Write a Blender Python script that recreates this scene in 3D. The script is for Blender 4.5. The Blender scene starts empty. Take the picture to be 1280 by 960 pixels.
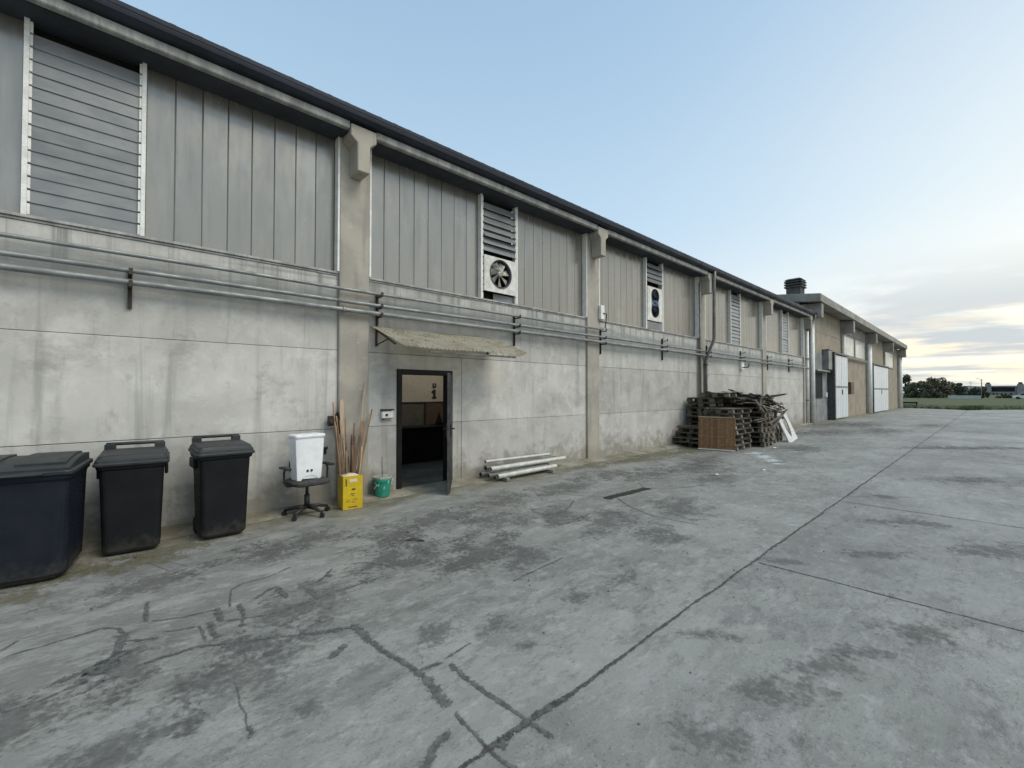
import bpy, bmesh, math, random
from mathutils import Vector, Matrix, noise as mnoise
rnd = random.Random(7)
R = math.radians
scene = bpy.context.scene
COL = scene.collection

# ------------------------------------------------------------------ helpers
def tag(o, label=None, cat=None, group=None, kind=None):
    if label: o['label'] = label
    if cat: o['category'] = cat
    if group: o['group'] = group
    if kind: o['kind'] = kind
    return o

def empty(name, loc=(0, 0, 0), rz=0.0):
    o = bpy.data.objects.new(name, None); COL.objects.link(o)
    o.location = loc; o.rotation_euler = (0, 0, rz)
    o.empty_display_size = 0.2
    return o

def rrect(hx, hy, r, z, cx=0, cy=0, n=5):
    pts = []
    for sx, sy, a0 in ((1, -1, -90), (1, 1, 0), (-1, 1, 90), (-1, -1, 180)):
        for k in range(n):
            a = R(a0 + 90.0*k/(n-1))
            pts.append(Vector((cx + sx*(hx-r) + r*math.cos(a), cy + sy*(hy-r) + r*math.sin(a), z)))
    return pts

def circ(r, z, n=24, cx=0, cy=0):
    return [Vector((cx + r*math.cos(2*math.pi*k/n), cy + r*math.sin(2*math.pi*k/n), z)) for k in range(n)]

class MB:
    def __init__(s): s.bm = bmesh.new()
    def face(s, pts):
        try: return s.bm.faces.new([s.bm.verts.new(p) for p in pts])
        except ValueError: return None
    def box(s, x0, x1, y0, y1, z0, z1, M=None):
        P = [Vector((x, y, z)) for z in (z0, z1) for y in (y0, y1) for x in (x0, x1)]
        if M is not None: P = [M @ p for p in P]
        v = [s.bm.verts.new(p) for p in P]
        for f in ((0, 2, 3, 1), (4, 5, 7, 6), (0, 1, 5, 4), (2, 6, 7, 3), (0, 4, 6, 2), (1, 3, 7, 5)):
            s.bm.faces.new([v[i] for i in f])
        return s
    def obox(s, c, size, M=None):
        return s.box(c[0]-size[0]/2, c[0]+size[0]/2, c[1]-size[1]/2, c[1]+size[1]/2, c[2]-size[2]/2, c[2]+size[2]/2, M)
    def loft(s, rings, cap0=True, cap1=True, M=None, smooth=False):
        vr = []
        for ring in rings:
            vr.append([s.bm.verts.new((M @ Vector(p)) if M is not None else p) for p in ring])
        n = len(vr[0])
        for a, b in zip(vr[:-1], vr[1:]):
            for i in range(n):
                f = s.bm.faces.new((a[i], a[(i+1) % n], b[(i+1) % n], b[i])); f.smooth = smooth
        if cap0: s.bm.faces.new(list(reversed(vr[0])))
        if cap1: s.bm.faces.new(vr[-1])
        return s
    def prism_x(s, prof, x0, x1, n=1, fz=None):     # profile in (y, z) swept along x
        rings = []
        for k in range(n+1):
            x = x0 + (x1-x0)*k/n
            dz = fz(x) if fz else 0
            rings.append([Vector((x, p[0], p[1]+dz)) for p in prof])
        return s.loft(rings)
    def prism_y(s, prof, y0, y1):                   # profile in (x, z) swept along y
        return s.loft([[Vector((p[0], y0, p[1])) for p in prof], [Vector((p[0], y1, p[1])) for p in prof]])
    def tube(s, pts, r, n=10, cap=True, smooth=True):
        pts = [Vector(p) for p in pts]
        rr = r if isinstance(r, (list, tuple)) else [r]*len(pts)
        rings = []; u = None
        for i, p in enumerate(pts):
            if i == 0: t = pts[1]-pts[0]
            elif i == len(pts)-1: t = pts[-1]-pts[-2]
            else: t = (pts[i+1]-p).normalized() + (p-pts[i-1]).normalized()
            t.normalize()
            if u is None:
                u = t.cross(Vector((0, 0, 1)))
                if u.length < .01: u = t.cross(Vector((1, 0, 0)))
            u = (u - t*u.dot(t)).normalized(); w = t.cross(u)
            k = 1.0
            if 0 < i < len(pts)-1:
                c = (pts[i]-pts[i-1]).normalized().dot(t); k = 1/max(c, .5)
            rings.append([p + (u*math.cos(2*math.pi*j/n) + w*math.sin(2*math.pi*j/n))*rr[i]*(1 if k == 1 else min(k, 1.2)) for j in range(n)])
        return s.loft(rings, cap, cap, None, smooth)
    def build(s, name, mat, parent=None, bevel=0, seg=1):
        bmesh.ops.recalc_face_normals(s.bm, faces=s.bm.faces)
        me = bpy.data.meshes.new(name); s.bm.to_mesh(me); s.bm.free()
        me.materials.append(mat)
        o = bpy.data.objects.new(name, me); COL.objects.link(o)
        if parent: o.parent = parent
        if bevel:
            b = o.modifiers.new('bevel', 'BEVEL'); b.width = bevel; b.segments = seg
            b.limit_method = 'ANGLE'; b.angle_limit = R(35)
        return o

def plate_hole(mb, w, h, holes, y0, y1, cx, cz, n=28):
    """plate in the XZ plane with one or more round holes stacked in z, thickness y0..y1"""
    k = len(holes); edges = [cz-h/2] + [(holes[i][0]+holes[i+1][0])/2 for i in range(k-1)] + [cz+h/2]
    for i, (hz, r) in enumerate(holes):
        za, zb = edges[i], edges[i+1]
        outer = []; inner = []
        for j in range(n):
            a = 2*math.pi*(j+.5)/n
            dx, dz = math.cos(a), math.sin(a)
            t = min((w/2)/abs(dx) if dx else 9, ((zb-hz) if dz > 0 else (hz-za))/abs(dz) if dz else 9)
            outer.append((cx+dx*t, hz+dz*t)); inner.append((cx+dx*r, hz+dz*r))
        # snap nearest to corners
        for (x, z) in ((cx-w/2, za), (cx+w/2, za), (cx-w/2, zb), (cx+w/2, zb)):
            b = min(range(n), key=lambda q: (outer[q][0]-x)**2+(outer[q][1]-z)**2); outer[b] = (x, z)
        for j in range(n):
            q = (j+1) % n
            for y in (y0, y1):
                mb.face([Vector((outer[j][0], y, outer[j][1])), Vector((outer[q][0], y, outer[q][1])), Vector((inner[q][0], y, inner[q][1])), Vector((inner[j][0], y, inner[j][1]))])
            mb.face([Vector((inner[j][0], y0, inner[j][1])), Vector((inner[q][0], y0, inner[q][1])), Vector((inner[q][0], y1, inner[q][1])), Vector((inner[j][0], y1, inner[j][1]))])
            mb.face([Vector((outer[j][0], y0, outer[j][1])), Vector((outer[q][0], y0, outer[q][1])), Vector((outer[q][0], y1, outer[q][1])), Vector((outer[j][0], y1, outer[j][1]))])
    bmesh.ops.remove_doubles(mb.bm, verts=mb.bm.verts, dist=.0005)

# ------------------------------------------------------------------ materials
class NT:
    def __init__(s, name):
        s.m = bpy.data.materials.new(name); s.m.use_nodes = True
        s.t = s.m.node_tree; s.b = s.t.nodes['Principled BSDF']
        s.b.inputs['Specular IOR Level'].default_value = .35
    def n(s, typ, **kw):
        nd = s.t.nodes.new(typ)
        for k, v in kw.items(): setattr(nd, k, v)
        return nd
    def link(s, a, b): s.t.links.new(a, b)
    def put(s, inp, v):
        if hasattr(v, 'is_output'): s.link(v, inp)
        else:
            if isinstance(v, (tuple, list)) and len(v) == 3 and inp.type == 'RGBA': v = (*v, 1)
            inp.default_value = v
    def pos(s): return s.n('ShaderNodeNewGeometry').outputs['Position']
    def obj(s): return s.n('ShaderNodeTexCoord').outputs['Object']
    def island(s): return s.n('ShaderNodeNewGeometry').outputs['Random Per Island']
    def scale(s, v, sc, loc=(0, 0, 0)):
        m = s.n('ShaderNodeMapping'); s.link(v, m.inputs[0]); m.inputs['Scale'].default_value = sc; m.inputs['Location'].default_value = loc
        return m.outputs[0]
    def noise(s, v, sc, det=4, rough=.55, dist=0):
        nd = s.n('ShaderNodeTexNoise'); s.link(v, nd.inputs['Vector'])
        nd.inputs['Scale'].default_value = sc; nd.inputs['Detail'].default_value = det
        nd.inputs['Roughness'].default_value = rough; nd.inputs['Distortion'].default_value = dist
        return nd.outputs['Fac']
    def rng(s, v, a, b, c=0, d=1, smooth=True):
        nd = s.n('ShaderNodeMapRange'); nd.interpolation_type = 'SMOOTHSTEP' if smooth else 'LINEAR'
        s.put(nd.inputs[0], v)
        for i, q in enumerate((a, b, c, d)): s.put(nd.inputs[i+1], q)
        return nd.outputs[0]
    def math(s, op, a, b=0.0, clamp=False):
        nd = s.n('ShaderNodeMath', operation=op); nd.use_clamp = clamp
        s.put(nd.inputs[0], a); s.put(nd.inputs[1], b); return nd.outputs[0]
    def mix(s, f, a, b, blend='MIX'):
        nd = s.n('ShaderNodeMix', data_type='RGBA', blend_type=blend)
        s.put(nd.inputs[0], f); s.put(nd.inputs[6], a); s.put(nd.inputs[7], b); return nd.outputs[2]
    def xyz(s, v):
        nd = s.n('ShaderNodeSeparateXYZ'); s.link(v, nd.inputs[0]); return nd.outputs
    def bump(s, h, st=.3, d=.01):
        nd = s.n('ShaderNodeBump'); nd.inputs['Strength'].default_value = st; nd.inputs['Distance'].default_value = d
        s.link(h, nd.inputs['Height']); s.link(nd.outputs[0], s.b.inputs['Normal'])
    def out(s, col, rough=.7, metal=0.0):
        s.put(s.b.inputs['Base Color'], col); s.put(s.b.inputs['Roughness'], rough); s.put(s.b.inputs['Metallic'], metal)
        return s.m

def simple(name, c1, c2=None, sc=6, rough=.6, metal=0.0, bump=0.15, isl=0.0, stretch=(1, 1, 1), objc=True, bd=.004, rr=.12, spec=.35):
    t = NT(name); t.b.inputs['Specular IOR Level'].default_value = spec; v = t.obj() if objc else t.pos()
    v = t.scale(v, stretch)
    c2 = c2 or tuple(x*.78 for x in c1)
    f = t.noise(v, sc, 6, .6)
    col = t.mix(t.rng(f, .35, .65), c1, c2)
    g = t.noise(v, sc*7, 4, .6)
    col = t.mix(t.rng(g, .3, .75, 0, .35), col, tuple(x*.6 for x in c2))
    if isl:
        k = t.rng(t.island(), 0, 1, 1-isl, 1+isl, False)
        oi = t.n('ShaderNodeObjectInfo').outputs['Random']
        k = t.math('MULTIPLY', k, t.rng(oi, 0, 1, 1-isl*.6, 1+isl*.6, False))
        cc = t.n('ShaderNodeCombineColor'); [t.link(k, cc.inputs[i]) for i in range(3)]
        col = t.mix(1.0, col, cc.outputs[0], 'MULTIPLY')
    if bump: t.bump(g, bump, bd)
    return t.out(col, t.rng(f, .3, .7, rough-rr, rough+rr), metal)

def concrete_wall():
    t = NT('precast_concrete'); p = t.pos(); x, y, z = t.xyz(p)
    big = t.noise(p, .9, 5, .6)
    col = t.mix(t.rng(big, .35, .68), (.49, .475, .435), (.385, .373, .342))
    cl = t.noise(t.scale(p, (1, 1, 1), (7, 0, 3)), 2.6, 8, .68, .4)        # pale laitance clouds
    col = t.mix(t.rng(cl, .46, .66, 0, .5), col, (.60, .585, .545))
    st = t.noise(t.scale(p, (5.5, 5.5, .32)), 1.0, 6, .6, .3)                # vertical weather streaks
    col = t.mix(t.rng(st, .52, .74, 0, .55), col, (.22, .215, .2))
    st2 = t.noise(t.scale(p, (9, 9, .22), (3, 0, 0)), 1.0, 5, .6)
    col = t.mix(t.rng(st2, .6, .78, 0, .3), col, (.47, .465, .44))
    k = t.rng(t.island(), 0, 1, .86, 1.1, False)
    cc = t.n('ShaderNodeCombineColor'); [t.link(k, cc.inputs[i]) for i in range(3)]
    col = t.mix(1.0, col, cc.outputs[0], 'MULTIPLY')
    # run-off stains below the sill
    run = t.math('MULTIPLY', t.rng(t.noise(t.scale(p, (7, 7, .15), (0, 0, 9)), 1, 6, .65), .47, .66), t.rng(z, 2.5, 3.35))
    col = t.mix(t.math('MULTIPLY', run, .7), col, (.13, .13, .122))
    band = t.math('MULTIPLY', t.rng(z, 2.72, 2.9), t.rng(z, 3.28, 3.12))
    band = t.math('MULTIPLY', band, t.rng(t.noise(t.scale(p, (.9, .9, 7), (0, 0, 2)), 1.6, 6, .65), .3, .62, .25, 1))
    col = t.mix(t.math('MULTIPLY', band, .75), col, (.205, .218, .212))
    ln = t.noise(t.scale(p, (.25, .25, 9), (4, 0, 0)), 1.2, 5, .6)
    col = t.mix(t.math('MULTIPLY', t.rng(ln, .53, .66), t.math('MULTIPLY', t.rng(z, 2.7, 2.95), .5)), col, (.16, .165, .16))
    dk = t.noise(t.scale(p, (.8, .8, 1.1), (21, 0, 8)), 1.4, 8, .72)
    col = t.mix(t.rng(dk, .52, .68, 0, .5), col, (.21, .2, .172))
    # splash dirt at the foot of the wall
    zz = t.math('ADD', z, t.rng(t.noise(p, 3.2, 6, .65), .25, .75, -.35, .35))
    col = t.mix(t.rng(zz, .05, .55, .62, 0), col, (.16, .145, .10))
    ru = t.noise(t.scale(p, (3, 3, 1.2), (11, 0, 5)), 1.3, 7, .7)
    col = t.mix(t.rng(ru, .58, .72, 0, .5), col, (.25, .21, .145))
    pit = t.noise(p, 55, 3, .6)
    col = t.mix(t.rng(pit, .66, .74, 0, .5), col, (.11, .105, .1))
    h = t.math('ADD', t.noise(p, 28, 6, .65), t.math('MULTIPLY', cl, .8))
    t.bump(h, .35, .006)
    gr = t.noise(p, 7, 8, .75)
    col = t.mix(t.rng(gr, .55, .68, 0, .35), col, (.24, .232, .21))
    return t.out(col, .82)

def pilaster_concrete():
    t = NT('pilaster_concrete'); p = t.pos(); x, y, z = t.xyz(p)
    col = t.mix(t.rng(t.noise(p, 1.6, 6, .6), .35, .65), (.40, .365, .30), (.30, .28, .24))
    st = t.noise(t.scale(p, (7, 7, .4)), 1, 6, .6)
    col = t.mix(t.rng(st, .52, .72, 0, .6), col, (.21, .20, .175))
    pt = t.noise(p, 5, 7, .7)
    col = t.mix(t.rng(pt, .58, .68, 0, .45), col, (.47, .44, .38))
    zz = t.math('ADD', z, t.rng(t.noise(p, 3.2, 6, .65), .25, .75, -.3, .3))
    col = t.mix(t.rng(zz, .05, .6, .5, 0), col, (.17, .15, .11))
    t.bump(t.noise(p, 30, 6, .65), .3, .005)
    return t.out(col, .8)

def cladding():
    t = NT('galvanised_cladding'); p = t.pos()
    k = t.island()
    col = t.mix(t.rng(k, 0, 1, 0, 1, False), (.315, .295, .255), (.28, .262, .228))
    st = t.noise(t.scale(p, (8, 8, .5)), 1, 6, .65, .4)
    col = t.mix(t.rng(st, .45, .7, 0, .4), col, (.19, .186, .17))
    bl = t.noise(t.scale(p, (1.2, 1.2, .7)), 1.6, 4, .5)
    col = t.mix(t.rng(bl, .55, .75, 0, .35), col, (.40, .39, .36))
    ro = t.rng(t.noise(t.scale(p, (3, 3, 1)), 2.2, 6, .6), .3, .7, .2, .28)
    h = t.noise(t.scale(p, (2.2, 2.2, .6)), 1.3, 3, .5)
    t.bump(h, .07, .03)
    return t.out(col, ro, .62)

def ground_mat():
    t = NT('yard_concrete'); p = t.pos(); x, y, z = t.xyz(p)
    far = t.math('LESS_THAN', y, -5.08)
    # slabs: tone per cast bay
    cx = t.math('FLOOR', t.math('DIVIDE', t.math('SUBTRACT', x, 1.14), 3.54)); cy = t.math('FLOOR', t.math('DIVIDE', t.math('ADD', y, 5.08), 4.6))
    cv = t.n('ShaderNodeCombineXYZ'); t.link(cx, cv.inputs[0]); t.link(cy, cv.inputs[1])
    wn = t.n('ShaderNodeTexWhiteNoise'); t.link(cv.outputs[0], wn.inputs['Vector'])
    slab = t.math('MULTIPLY', t.math('SUBTRACT', wn.outputs['Value'], .5), far)
    big = t.noise(t.scale(p, (.55, .9, 1)), .8, 7, .66, .2)
    col = t.mix(t.rng(big, .32, .66), (.312, .316, .288), (.215, .219, .20))
    cl = t.noise(t.scale(p, (.8, 1.3, 1), (5, 2, 0)), 1.7, 9, .7, .25)
    col = t.mix(t.rng(cl, .48, .7, 0, .5), col, (.355, .350, .33))
    # worn, damp patches with ragged outlines, concentrated along the working strip by the wall
    zone = t.math('MULTIPLY', t.rng(y, -4.6, -2.6), t.rng(y, -.5, -1.3))
    wz = t.noise(t.scale(p, (.5, .8, 1), (2.3, 9.1, 0)), .8, 3, .5)
    pa = t.noise(t.scale(p, (.75, 1.35, 1), (1, 4, 0)), 2.1, 10, .74, .25)
    thr = t.math('ADD', pa, t.math('ADD', t.math('MULTIPLY', zone, .075), t.math('MULTIPLY', t.math('SUBTRACT', wz, .5), .35)))
    pm = t.rng(thr, .535, .61)
    col = t.mix(t.math('MULTIPLY', pm, .34), col, (.12, .118, .11))
    pb = t.noise(t.scale(p, (1.1, 2.2, 1), (8, 1, 0)), 4.5, 9, .76, .2)
    thr2 = t.math('ADD', pb, t.math('MULTIPLY', t.math('SUBTRACT', wz, .5), .3))
    col = t.mix(t.rng(thr2, .57, .68, 0, .5), col, (.11, .108, .10))
    # soft tyre / water drift marks further out
    dr = t.noise(t.scale(p, (1.6, .28, 1), (0, 3, 0)), .9, 8, .66, .2)
    col = t.mix(t.rng(dr, .55, .7, 0, .32), col, (.18, .176, .165))
    # exposed aggregate speckle
    sp = t.noise(p, 46, 4, .7)
    spa = t.math('ADD', t.rng(far, 0, 1, .65, 1.0), t.math('MULTIPLY', pm, .3), True)
    spz = t.math('MULTIPLY', spa, t.rng(t.noise(p, .9, 4, .6), .35, .6, .3, 1))
    col = t.mix(t.math('MULTIPLY', t.rng(sp, .56, .68), spz), col, (.10, .103, .10))
    col = t.mix(t.math('MULTIPLY', t.rng(t.noise(p, 60, 3, .6), .6, .7), t.math('MULTIPLY', spz, .55)), col, (.5, .5, .48))
    sm = t.noise(t.scale(p, (.75, 1.5, 1)), 9, 8, .78)
    col = t.mix(t.rng(sm, .53, .68, 0, .62), col, (.125, .124, .116))
    sl = t.noise(t.scale(p, (.8, 1.4, 1), (3, 3, 0)), 6, 8, .75)
    col = t.mix(t.rng(sl, .52, .68, 0, .55), col, (.45, .445, .42))
    sk = t.noise(t.scale(p, (.7, 1.25, 1), (12, 7, 0)), 3.2, 12, .8)
    col = t.mix(t.rng(sk, .53, .56, 0, .30), col, (.40, .40, .375))
    sk2 = t.noise(t.scale(p, (.7, 1.3, 1), (31, 17, 0)), 4.6, 12, .82)
    col = t.mix(t.math('MULTIPLY', t.rng(sk2, .545, .575, 0, .5), t.rng(wz, .38, .6, .35, 1)), col, (.125, .125, .117))
    # soil washed along the wall
    yy = t.math('ADD', y, t.rng(t.noise(t.scale(p, (.6, 1, 1)), 1.6, 8, .7, .5), .2, .8, -.85, .85))
    dirt = t.rng(yy, -1.15, -.25)
    col = t.mix(t.math('MULTIPLY', dirt, .78), col, t.mix(t.rng(t.noise(p, 3.5, 6, .6), .4, .62), (.205, .185, .135), (.125, .12, .075)))
    k = t.rng(slab, -.5, .5, .76, 1.02, False)
    cc = t.n('ShaderNodeCombineColor'); [t.link(k, cc.inputs[i]) for i in range(3)]
    col = t.mix(1.0, col, cc.outputs[0], 'MULTIPLY')
    h = t.math('ADD', t.math('MULTIPLY', sp, .5), t.math('SUBTRACT', t.math('MULTIPLY', cl, 1.2), t.math('MULTIPLY', pm, .5)))
    t.bump(t.math('ADD', h, t.math('MULTIPLY', sm, 1.2)), .55, .009)
    ro = t.math('SUBTRACT', t.rng(big, .3, .7, .62, .8), t.math('MULTIPLY', pm, .14))
    t.b.inputs['Specular IOR Level'].default_value = .45
    return t.out(col, ro)

def wood(name, c1, c2, isl=.45):
    t = NT(name); v = t.obj()
    g = t.noise(t.scale(v, (3, 40, 40)), 1.2, 5, .65, .4)
    col = t.mix(t.rng(g, .35, .68), c1, c2)
    col = t.mix(t.rng(t.noise(v, 3, 5, .6), .5, .7, 0, .5), col, tuple(q*.45 for q in c2))
    k = t.math('MULTIPLY', t.rng(t.island(), 0, 1, 1-isl, 1+isl*1.5, False), t.rng(t.n('ShaderNodeObjectInfo').outputs['Random'], 0, 1, .6, 1.4, False))
    cc = t.n('ShaderNodeCombineColor'); [t.link(k, cc.inputs[i]) for i in range(3)]
    col = t.mix(1.0, col, cc.outputs[0], 'MULTIPLY')
    t.bump(g, .4, .003)
    return t.out(col, .85)

def leafmat(name, c1, c2):
    t = NT(name)
    col = t.mix(t.island(), c1, c2)
    oi = t.noise(t.pos(), .5, 3, .6)
    col = t.mix(t.rng(oi, .35, .65, 0, .6), col, tuple(q*.5 for q in c1))
    return t.out(col, .75)

M = {}
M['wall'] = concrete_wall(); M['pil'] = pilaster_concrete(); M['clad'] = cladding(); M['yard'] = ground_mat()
M['beam'] = simple('edge_beam_concrete', (.46, .45, .41), (.27, .265, .245), 1.6, .8, bump=.3, stretch=(4, 1, 1), objc=False)
M['sill'] = simple('sill_flashing', (.46, .45, .42), (.26, .26, .245), 1.5, .55, .1, stretch=(3, 3, 1), objc=False)
M['gutter'] = simple('gutter_paint', (.030, .036, .050), (.020, .024, .032), 2, .42, .0, bump=.05, objc=False, spec=.3)
M['roof'] = simple('roof_sheet', (.10, .105, .11), (.06, .062, .066), 2, .6, objc=False)
M['soffit'] = simple('soffit_board', (.055, .062, .075), (.038, .042, .05), 1.5, .8, objc=False)
M['white'] = simple('white_frame_paint', (.84, .83, .78), (.70, .69, .64), 7, .45, bump=.05)
M['fanwhite'] = simple('fan_housing_paint', (.76, .75, .70), (.56, .54, .47), 6, .5, bump=.05)
M['pipe'] = simple('galvanised_pipe', (.30, .315, .305), (.19, .20, .195), 5, .5, .3, bump=.1, stretch=(1, 3, 3), objc=False)
M['dpipe'] = simple('painted_downpipe', (.22, .21, .195), (.13, .125, .115), 4, .5, .2)
M['wpipe'] = simple('pale_downpipe', (.86, .85, .80), (.72, .71, .67), 4, .5, .0)
M['iron'] = simple('dark_iron', (.045, .043, .04), (.075, .055, .04), 14, .6, .4)
M['doorblk'] = simple('dark_door_paint', (.011, .010, .009), (.018, .016, .014), 8, .5, .0, bump=.05, spec=.2)
M['dooredge'] = simple('worn_door_edge', (.05, .05, .052), (.10, .10, .10), 8, .4, .3, bump=.05)
M['bin'] = simple('black_bin_plastic', (.0062, .0072, .0085), (.0095, .0105, .0115), 7, .55, bump=.2, bd=.002, spec=.2)
M['binlid'] = simple('bin_lid_plastic', (.021, .025, .026), (.036, .040, .041), 7, .5, bump=.2, bd=.002, spec=.3)
M['cont'] = simple('navy_container_plastic', (.007, .0095, .0165), (.012, .0145, .021), 5, .6, bump=.2, bd=.002, spec=.2)
M['contlid'] = simple('container_lid_plastic', (.018, .023, .025), (.03, .036, .037), 5, .5, bump=.15, bd=.001)
M['rubber'] = simple('rubber', (.012, .012, .012), (.02, .02, .02), 9, .8)
M['porc'] = simple('white_cistern_plastic', (.80, .81, .82), (.76, .77, .78), 1.2, .3, bump=0)
M['chair'] = simple('chair_fabric', (.06, .06, .057), (.04, .04, .038), 20, .9, bump=.4)
M['chairp'] = simple('chair_plastic', (.016, .016, .016), (.026, .026, .026), 9, .5)
M['yellow'] = simple('yellow_tin', (.60, .43, .015), (.50, .34, .012), 5, .45, bump=.05)
M['ink'] = simple('dark_print', (.03, .028, .02), (.045, .04, .03), 20, .6, bump=0)
M['labelw'] = simple('paper_label', (.72, .66, .52), (.6, .53, .4), 10, .7, bump=.05)
M['green'] = simple('green_bucket_plastic', (.018, .30, .20), (.03, .22, .15), 5, .45, bump=.08)
M['cement'] = simple('dried_cement', (.40, .42, .38), (.22, .27, .23), 12, .9, bump=.5)
M['stick'] = wood('stick_wood', (.26, .165, .10), (.14, .085, .05), .35)
M['palestick'] = wood('pale_stick_wood', (.40, .31, .21), (.25, .18, .12), .25)
M['pallet'] = wood('weathered_pallet_wood', (.135, .118, .092), (.062, .053, .041), .5)
M['palletpale'] = wood('greyed_board_wood', (.26, .24, .205), (.14, .125, .10), .4)
M['reed'] = simple('woven_reed', (.40, .235, .125), (.26, .145, .075), 9, .75, bump=.5, isl=.3, stretch=(1, 1, 6))
M['tubeal'] = simple('pale_tube', (.66, .66, .60), (.48, .48, .43), 6, .4, .25, bump=.05)
M['tubedk'] = simple('grey_tube', (.20, .20, .185), (.12, .12, .11), 6, .5, .3)
M['crack'] = simple('crack_filler', (.075, .077, .074), (.105, .107, .103), 9, .85, bump=.4, objc=False)
def markmat(name, c1, c2, lo, hi, amp, alpha, sc=(16, 60)):
    t = NT(name); p = t.pos()
    at = t.n('ShaderNodeAttribute'); at.attribute_name = 'edge'
    col = t.mix(t.rng(t.noise(p, 20, 5, .65), .35, .65), c1, c2)
    t.out(col, .85)
    e = t.math('ADD', at.outputs['Fac'], t.math('MULTIPLY', t.math('SUBTRACT', t.noise(p, sc[0], 6, .7), .5), amp))
    e = t.math('ADD', e, t.math('MULTIPLY', t.math('SUBTRACT', t.noise(p, sc[1], 4, .7), .5), amp*.7))
    f = t.rng(e, lo, hi, alpha, 0)
    tr = t.n('ShaderNodeBsdfTransparent'); mx = t.n('ShaderNodeMixShader'); t.link(f, mx.inputs[0])
    t.link(tr.outputs[0], mx.inputs[1]); t.link(t.b.outputs[0], mx.inputs[2]); t.link(mx.outputs[0], t.t.nodes['Material Output'].inputs[0])
    return t.m
M['joint'] = markmat('joint_filler', (.04, .041, .039), (.11, .11, .104), .28, .52, 1.5, .95)
M['crackb'] = markmat('crack_filler', (.075, .076, .072), (.15, .149, .14),   .34, .48, 2.1, .85, (22, 75))
M['stain'] = markmat('damp_stain', (.115, .113, .105), (.165, .162, .152), -.1, .85, 3.4, .62, (3.6, 22))
M['dust'] = markmat('plaster_dust', (.55, .57, .56), (.42, .44, .43), .25, .7, 1.6, .85, (6, 30))
M['apron'] = simple('apron_concrete', (.30, .28, .225), (.17, .155, .11), 2.2, .85, bump=.4, objc=False)
M['iface'] = simple('interior_plaster', (.62, .53, .40), (.54, .46, .35), 2, .8, objc=False)
M['idado'] = simple('interior_dado', (.16, .145, .10), (.12, .105, .075), 2, .8, objc=False)
M['ifloor'] = simple('interior_floor', (.10, .082, .06), (.06, .05, .037), 2, .7, objc=False)
M['idark'] = simple('dark_counter', (.014, .013, .010), (.022, .02, .016), 3, .7, objc=False, spec=.1)
M['brown'] = simple('brown_door', (.15, .10, .06), (.11, .075, .045), 3, .6)
M['beige'] = simple('beige_brick_infill', (.335, .29, .22), (.265, .232, .178), 1.2, .85, objc=False)
M['bgrey'] = simple('grey_render', (.27, .275, .27), (.18, .182, .18), 1.3, .85, objc=False, bump=.3)
M['bconc'] = simple('annex_concrete', (.35, .335, .29), (.235, .225, .20), 1.5, .82, objc=False, bump=.3)
M['gate'] = simple('white_gate_steel', (.72, .75, .76), (.60, .63, .64), 1.5, .4, .0, bump=.05, stretch=(4, 4, .5), objc=False)
M['frost'] = simple('frosted_pane', (.62, .61, .54), (.52, .51, .45), 1.5, .25, .0, bump=.02, objc=False)
M['steelbox'] = simple('grey_steel_box', (.28, .285, .28), (.19, .19, .188), 2, .5, .3)
M['brick'] = simple('sooty_chimney', (.095, .095, .09), (.055, .055, .052), 6, .9, bump=.5, objc=False)
M['canopy'] = None
M['grass'] = simple('grass', (.05, .07, .022), (.075, .088, .033), .35, .95, bump=.3, objc=False, bd=.05)
M['soil'] = simple('field_soil', (.07, .075, .04), (.10, .095, .05), .2, .95, objc=False)
M['bark'] = simple('bark', (.06, .045, .035), None, 5, .9)
M['leafdark'] = leafmat('leaf_dark', (.06, .075, .045), (.10, .115, .06))
M['leafolive'] = leafmat('leaf_olive', (.105, .098, .06), (.16, .14, .085))
M['farwall'] = simple('distant_render', (.30, .30, .29), (.24, .24, .235), .5, .85, objc=False)
M['farpale'] = simple('distant_pale_sheet', (.52, .54, .55), (.42, .44, .45), .3, .6, objc=False)
M['fardark'] = simple('distant_dark_glass', (.016, .019, .019), (.012, .014, .014), .5, .9, objc=False)
M['carwhite'] = simple('car_paint', (.74, .74, .74), (.7, .7, .7), 3, .3, bump=0)
M['blue'] = simple('blue_grille', (.10, .20, .30), (.16, .28, .38), 20, .45, .2)
M['dkblue'] = simple('dark_fan_mesh', (.015, .022, .032), (.03, .038, .05), 30, .5, .2)
M['litter'] = simple('white_litter', (.72, .72, .70), (.55, .55, .53), 20, .7)

def scuffed(name, c1, c2, c3, spec):
    t = NT(name); v = t.obj(); t.b.inputs['Specular IOR Level'].default_value = spec
    col = t.mix(t.rng(t.noise(v, 4, 5, .6), .35, .65), c1, c2)
    sc = t.noise(t.scale(v, (3, 3, 26)), 2.2, 6, .7, .3)
    col = t.mix(t.math('MULTIPLY', t.rng(sc, .6, .68), t.rng(t.noise(v, 2.2, 3, .6), .5, .65, 0, .5)), col, c3)
    x, y, z = t.xyz(v)
    zz = t.math('ADD', z, t.rng(t.noise(v, 9, 6, .7), .25, .75, -.12, .12))
    col = t.mix(t.rng(zz, .0, .2, .5, 0), col, (.06, .055, .045))
    t.bump(t.noise(v, 60, 3, .6), .15, .002)
    return t.out(col, t.rng(sc, .4, .7, .5, .7))
M['bin'] = scuffed('black_bin_plastic', (.0062, .0072, .0085), (.0095, .0105, .0115), (.035, .037, .038), .2)
M['cont'] = scuffed('navy_container_plastic', (.007, .0095, .0165), (.012, .0145, .021), (.036, .04, .046), .2)
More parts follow.
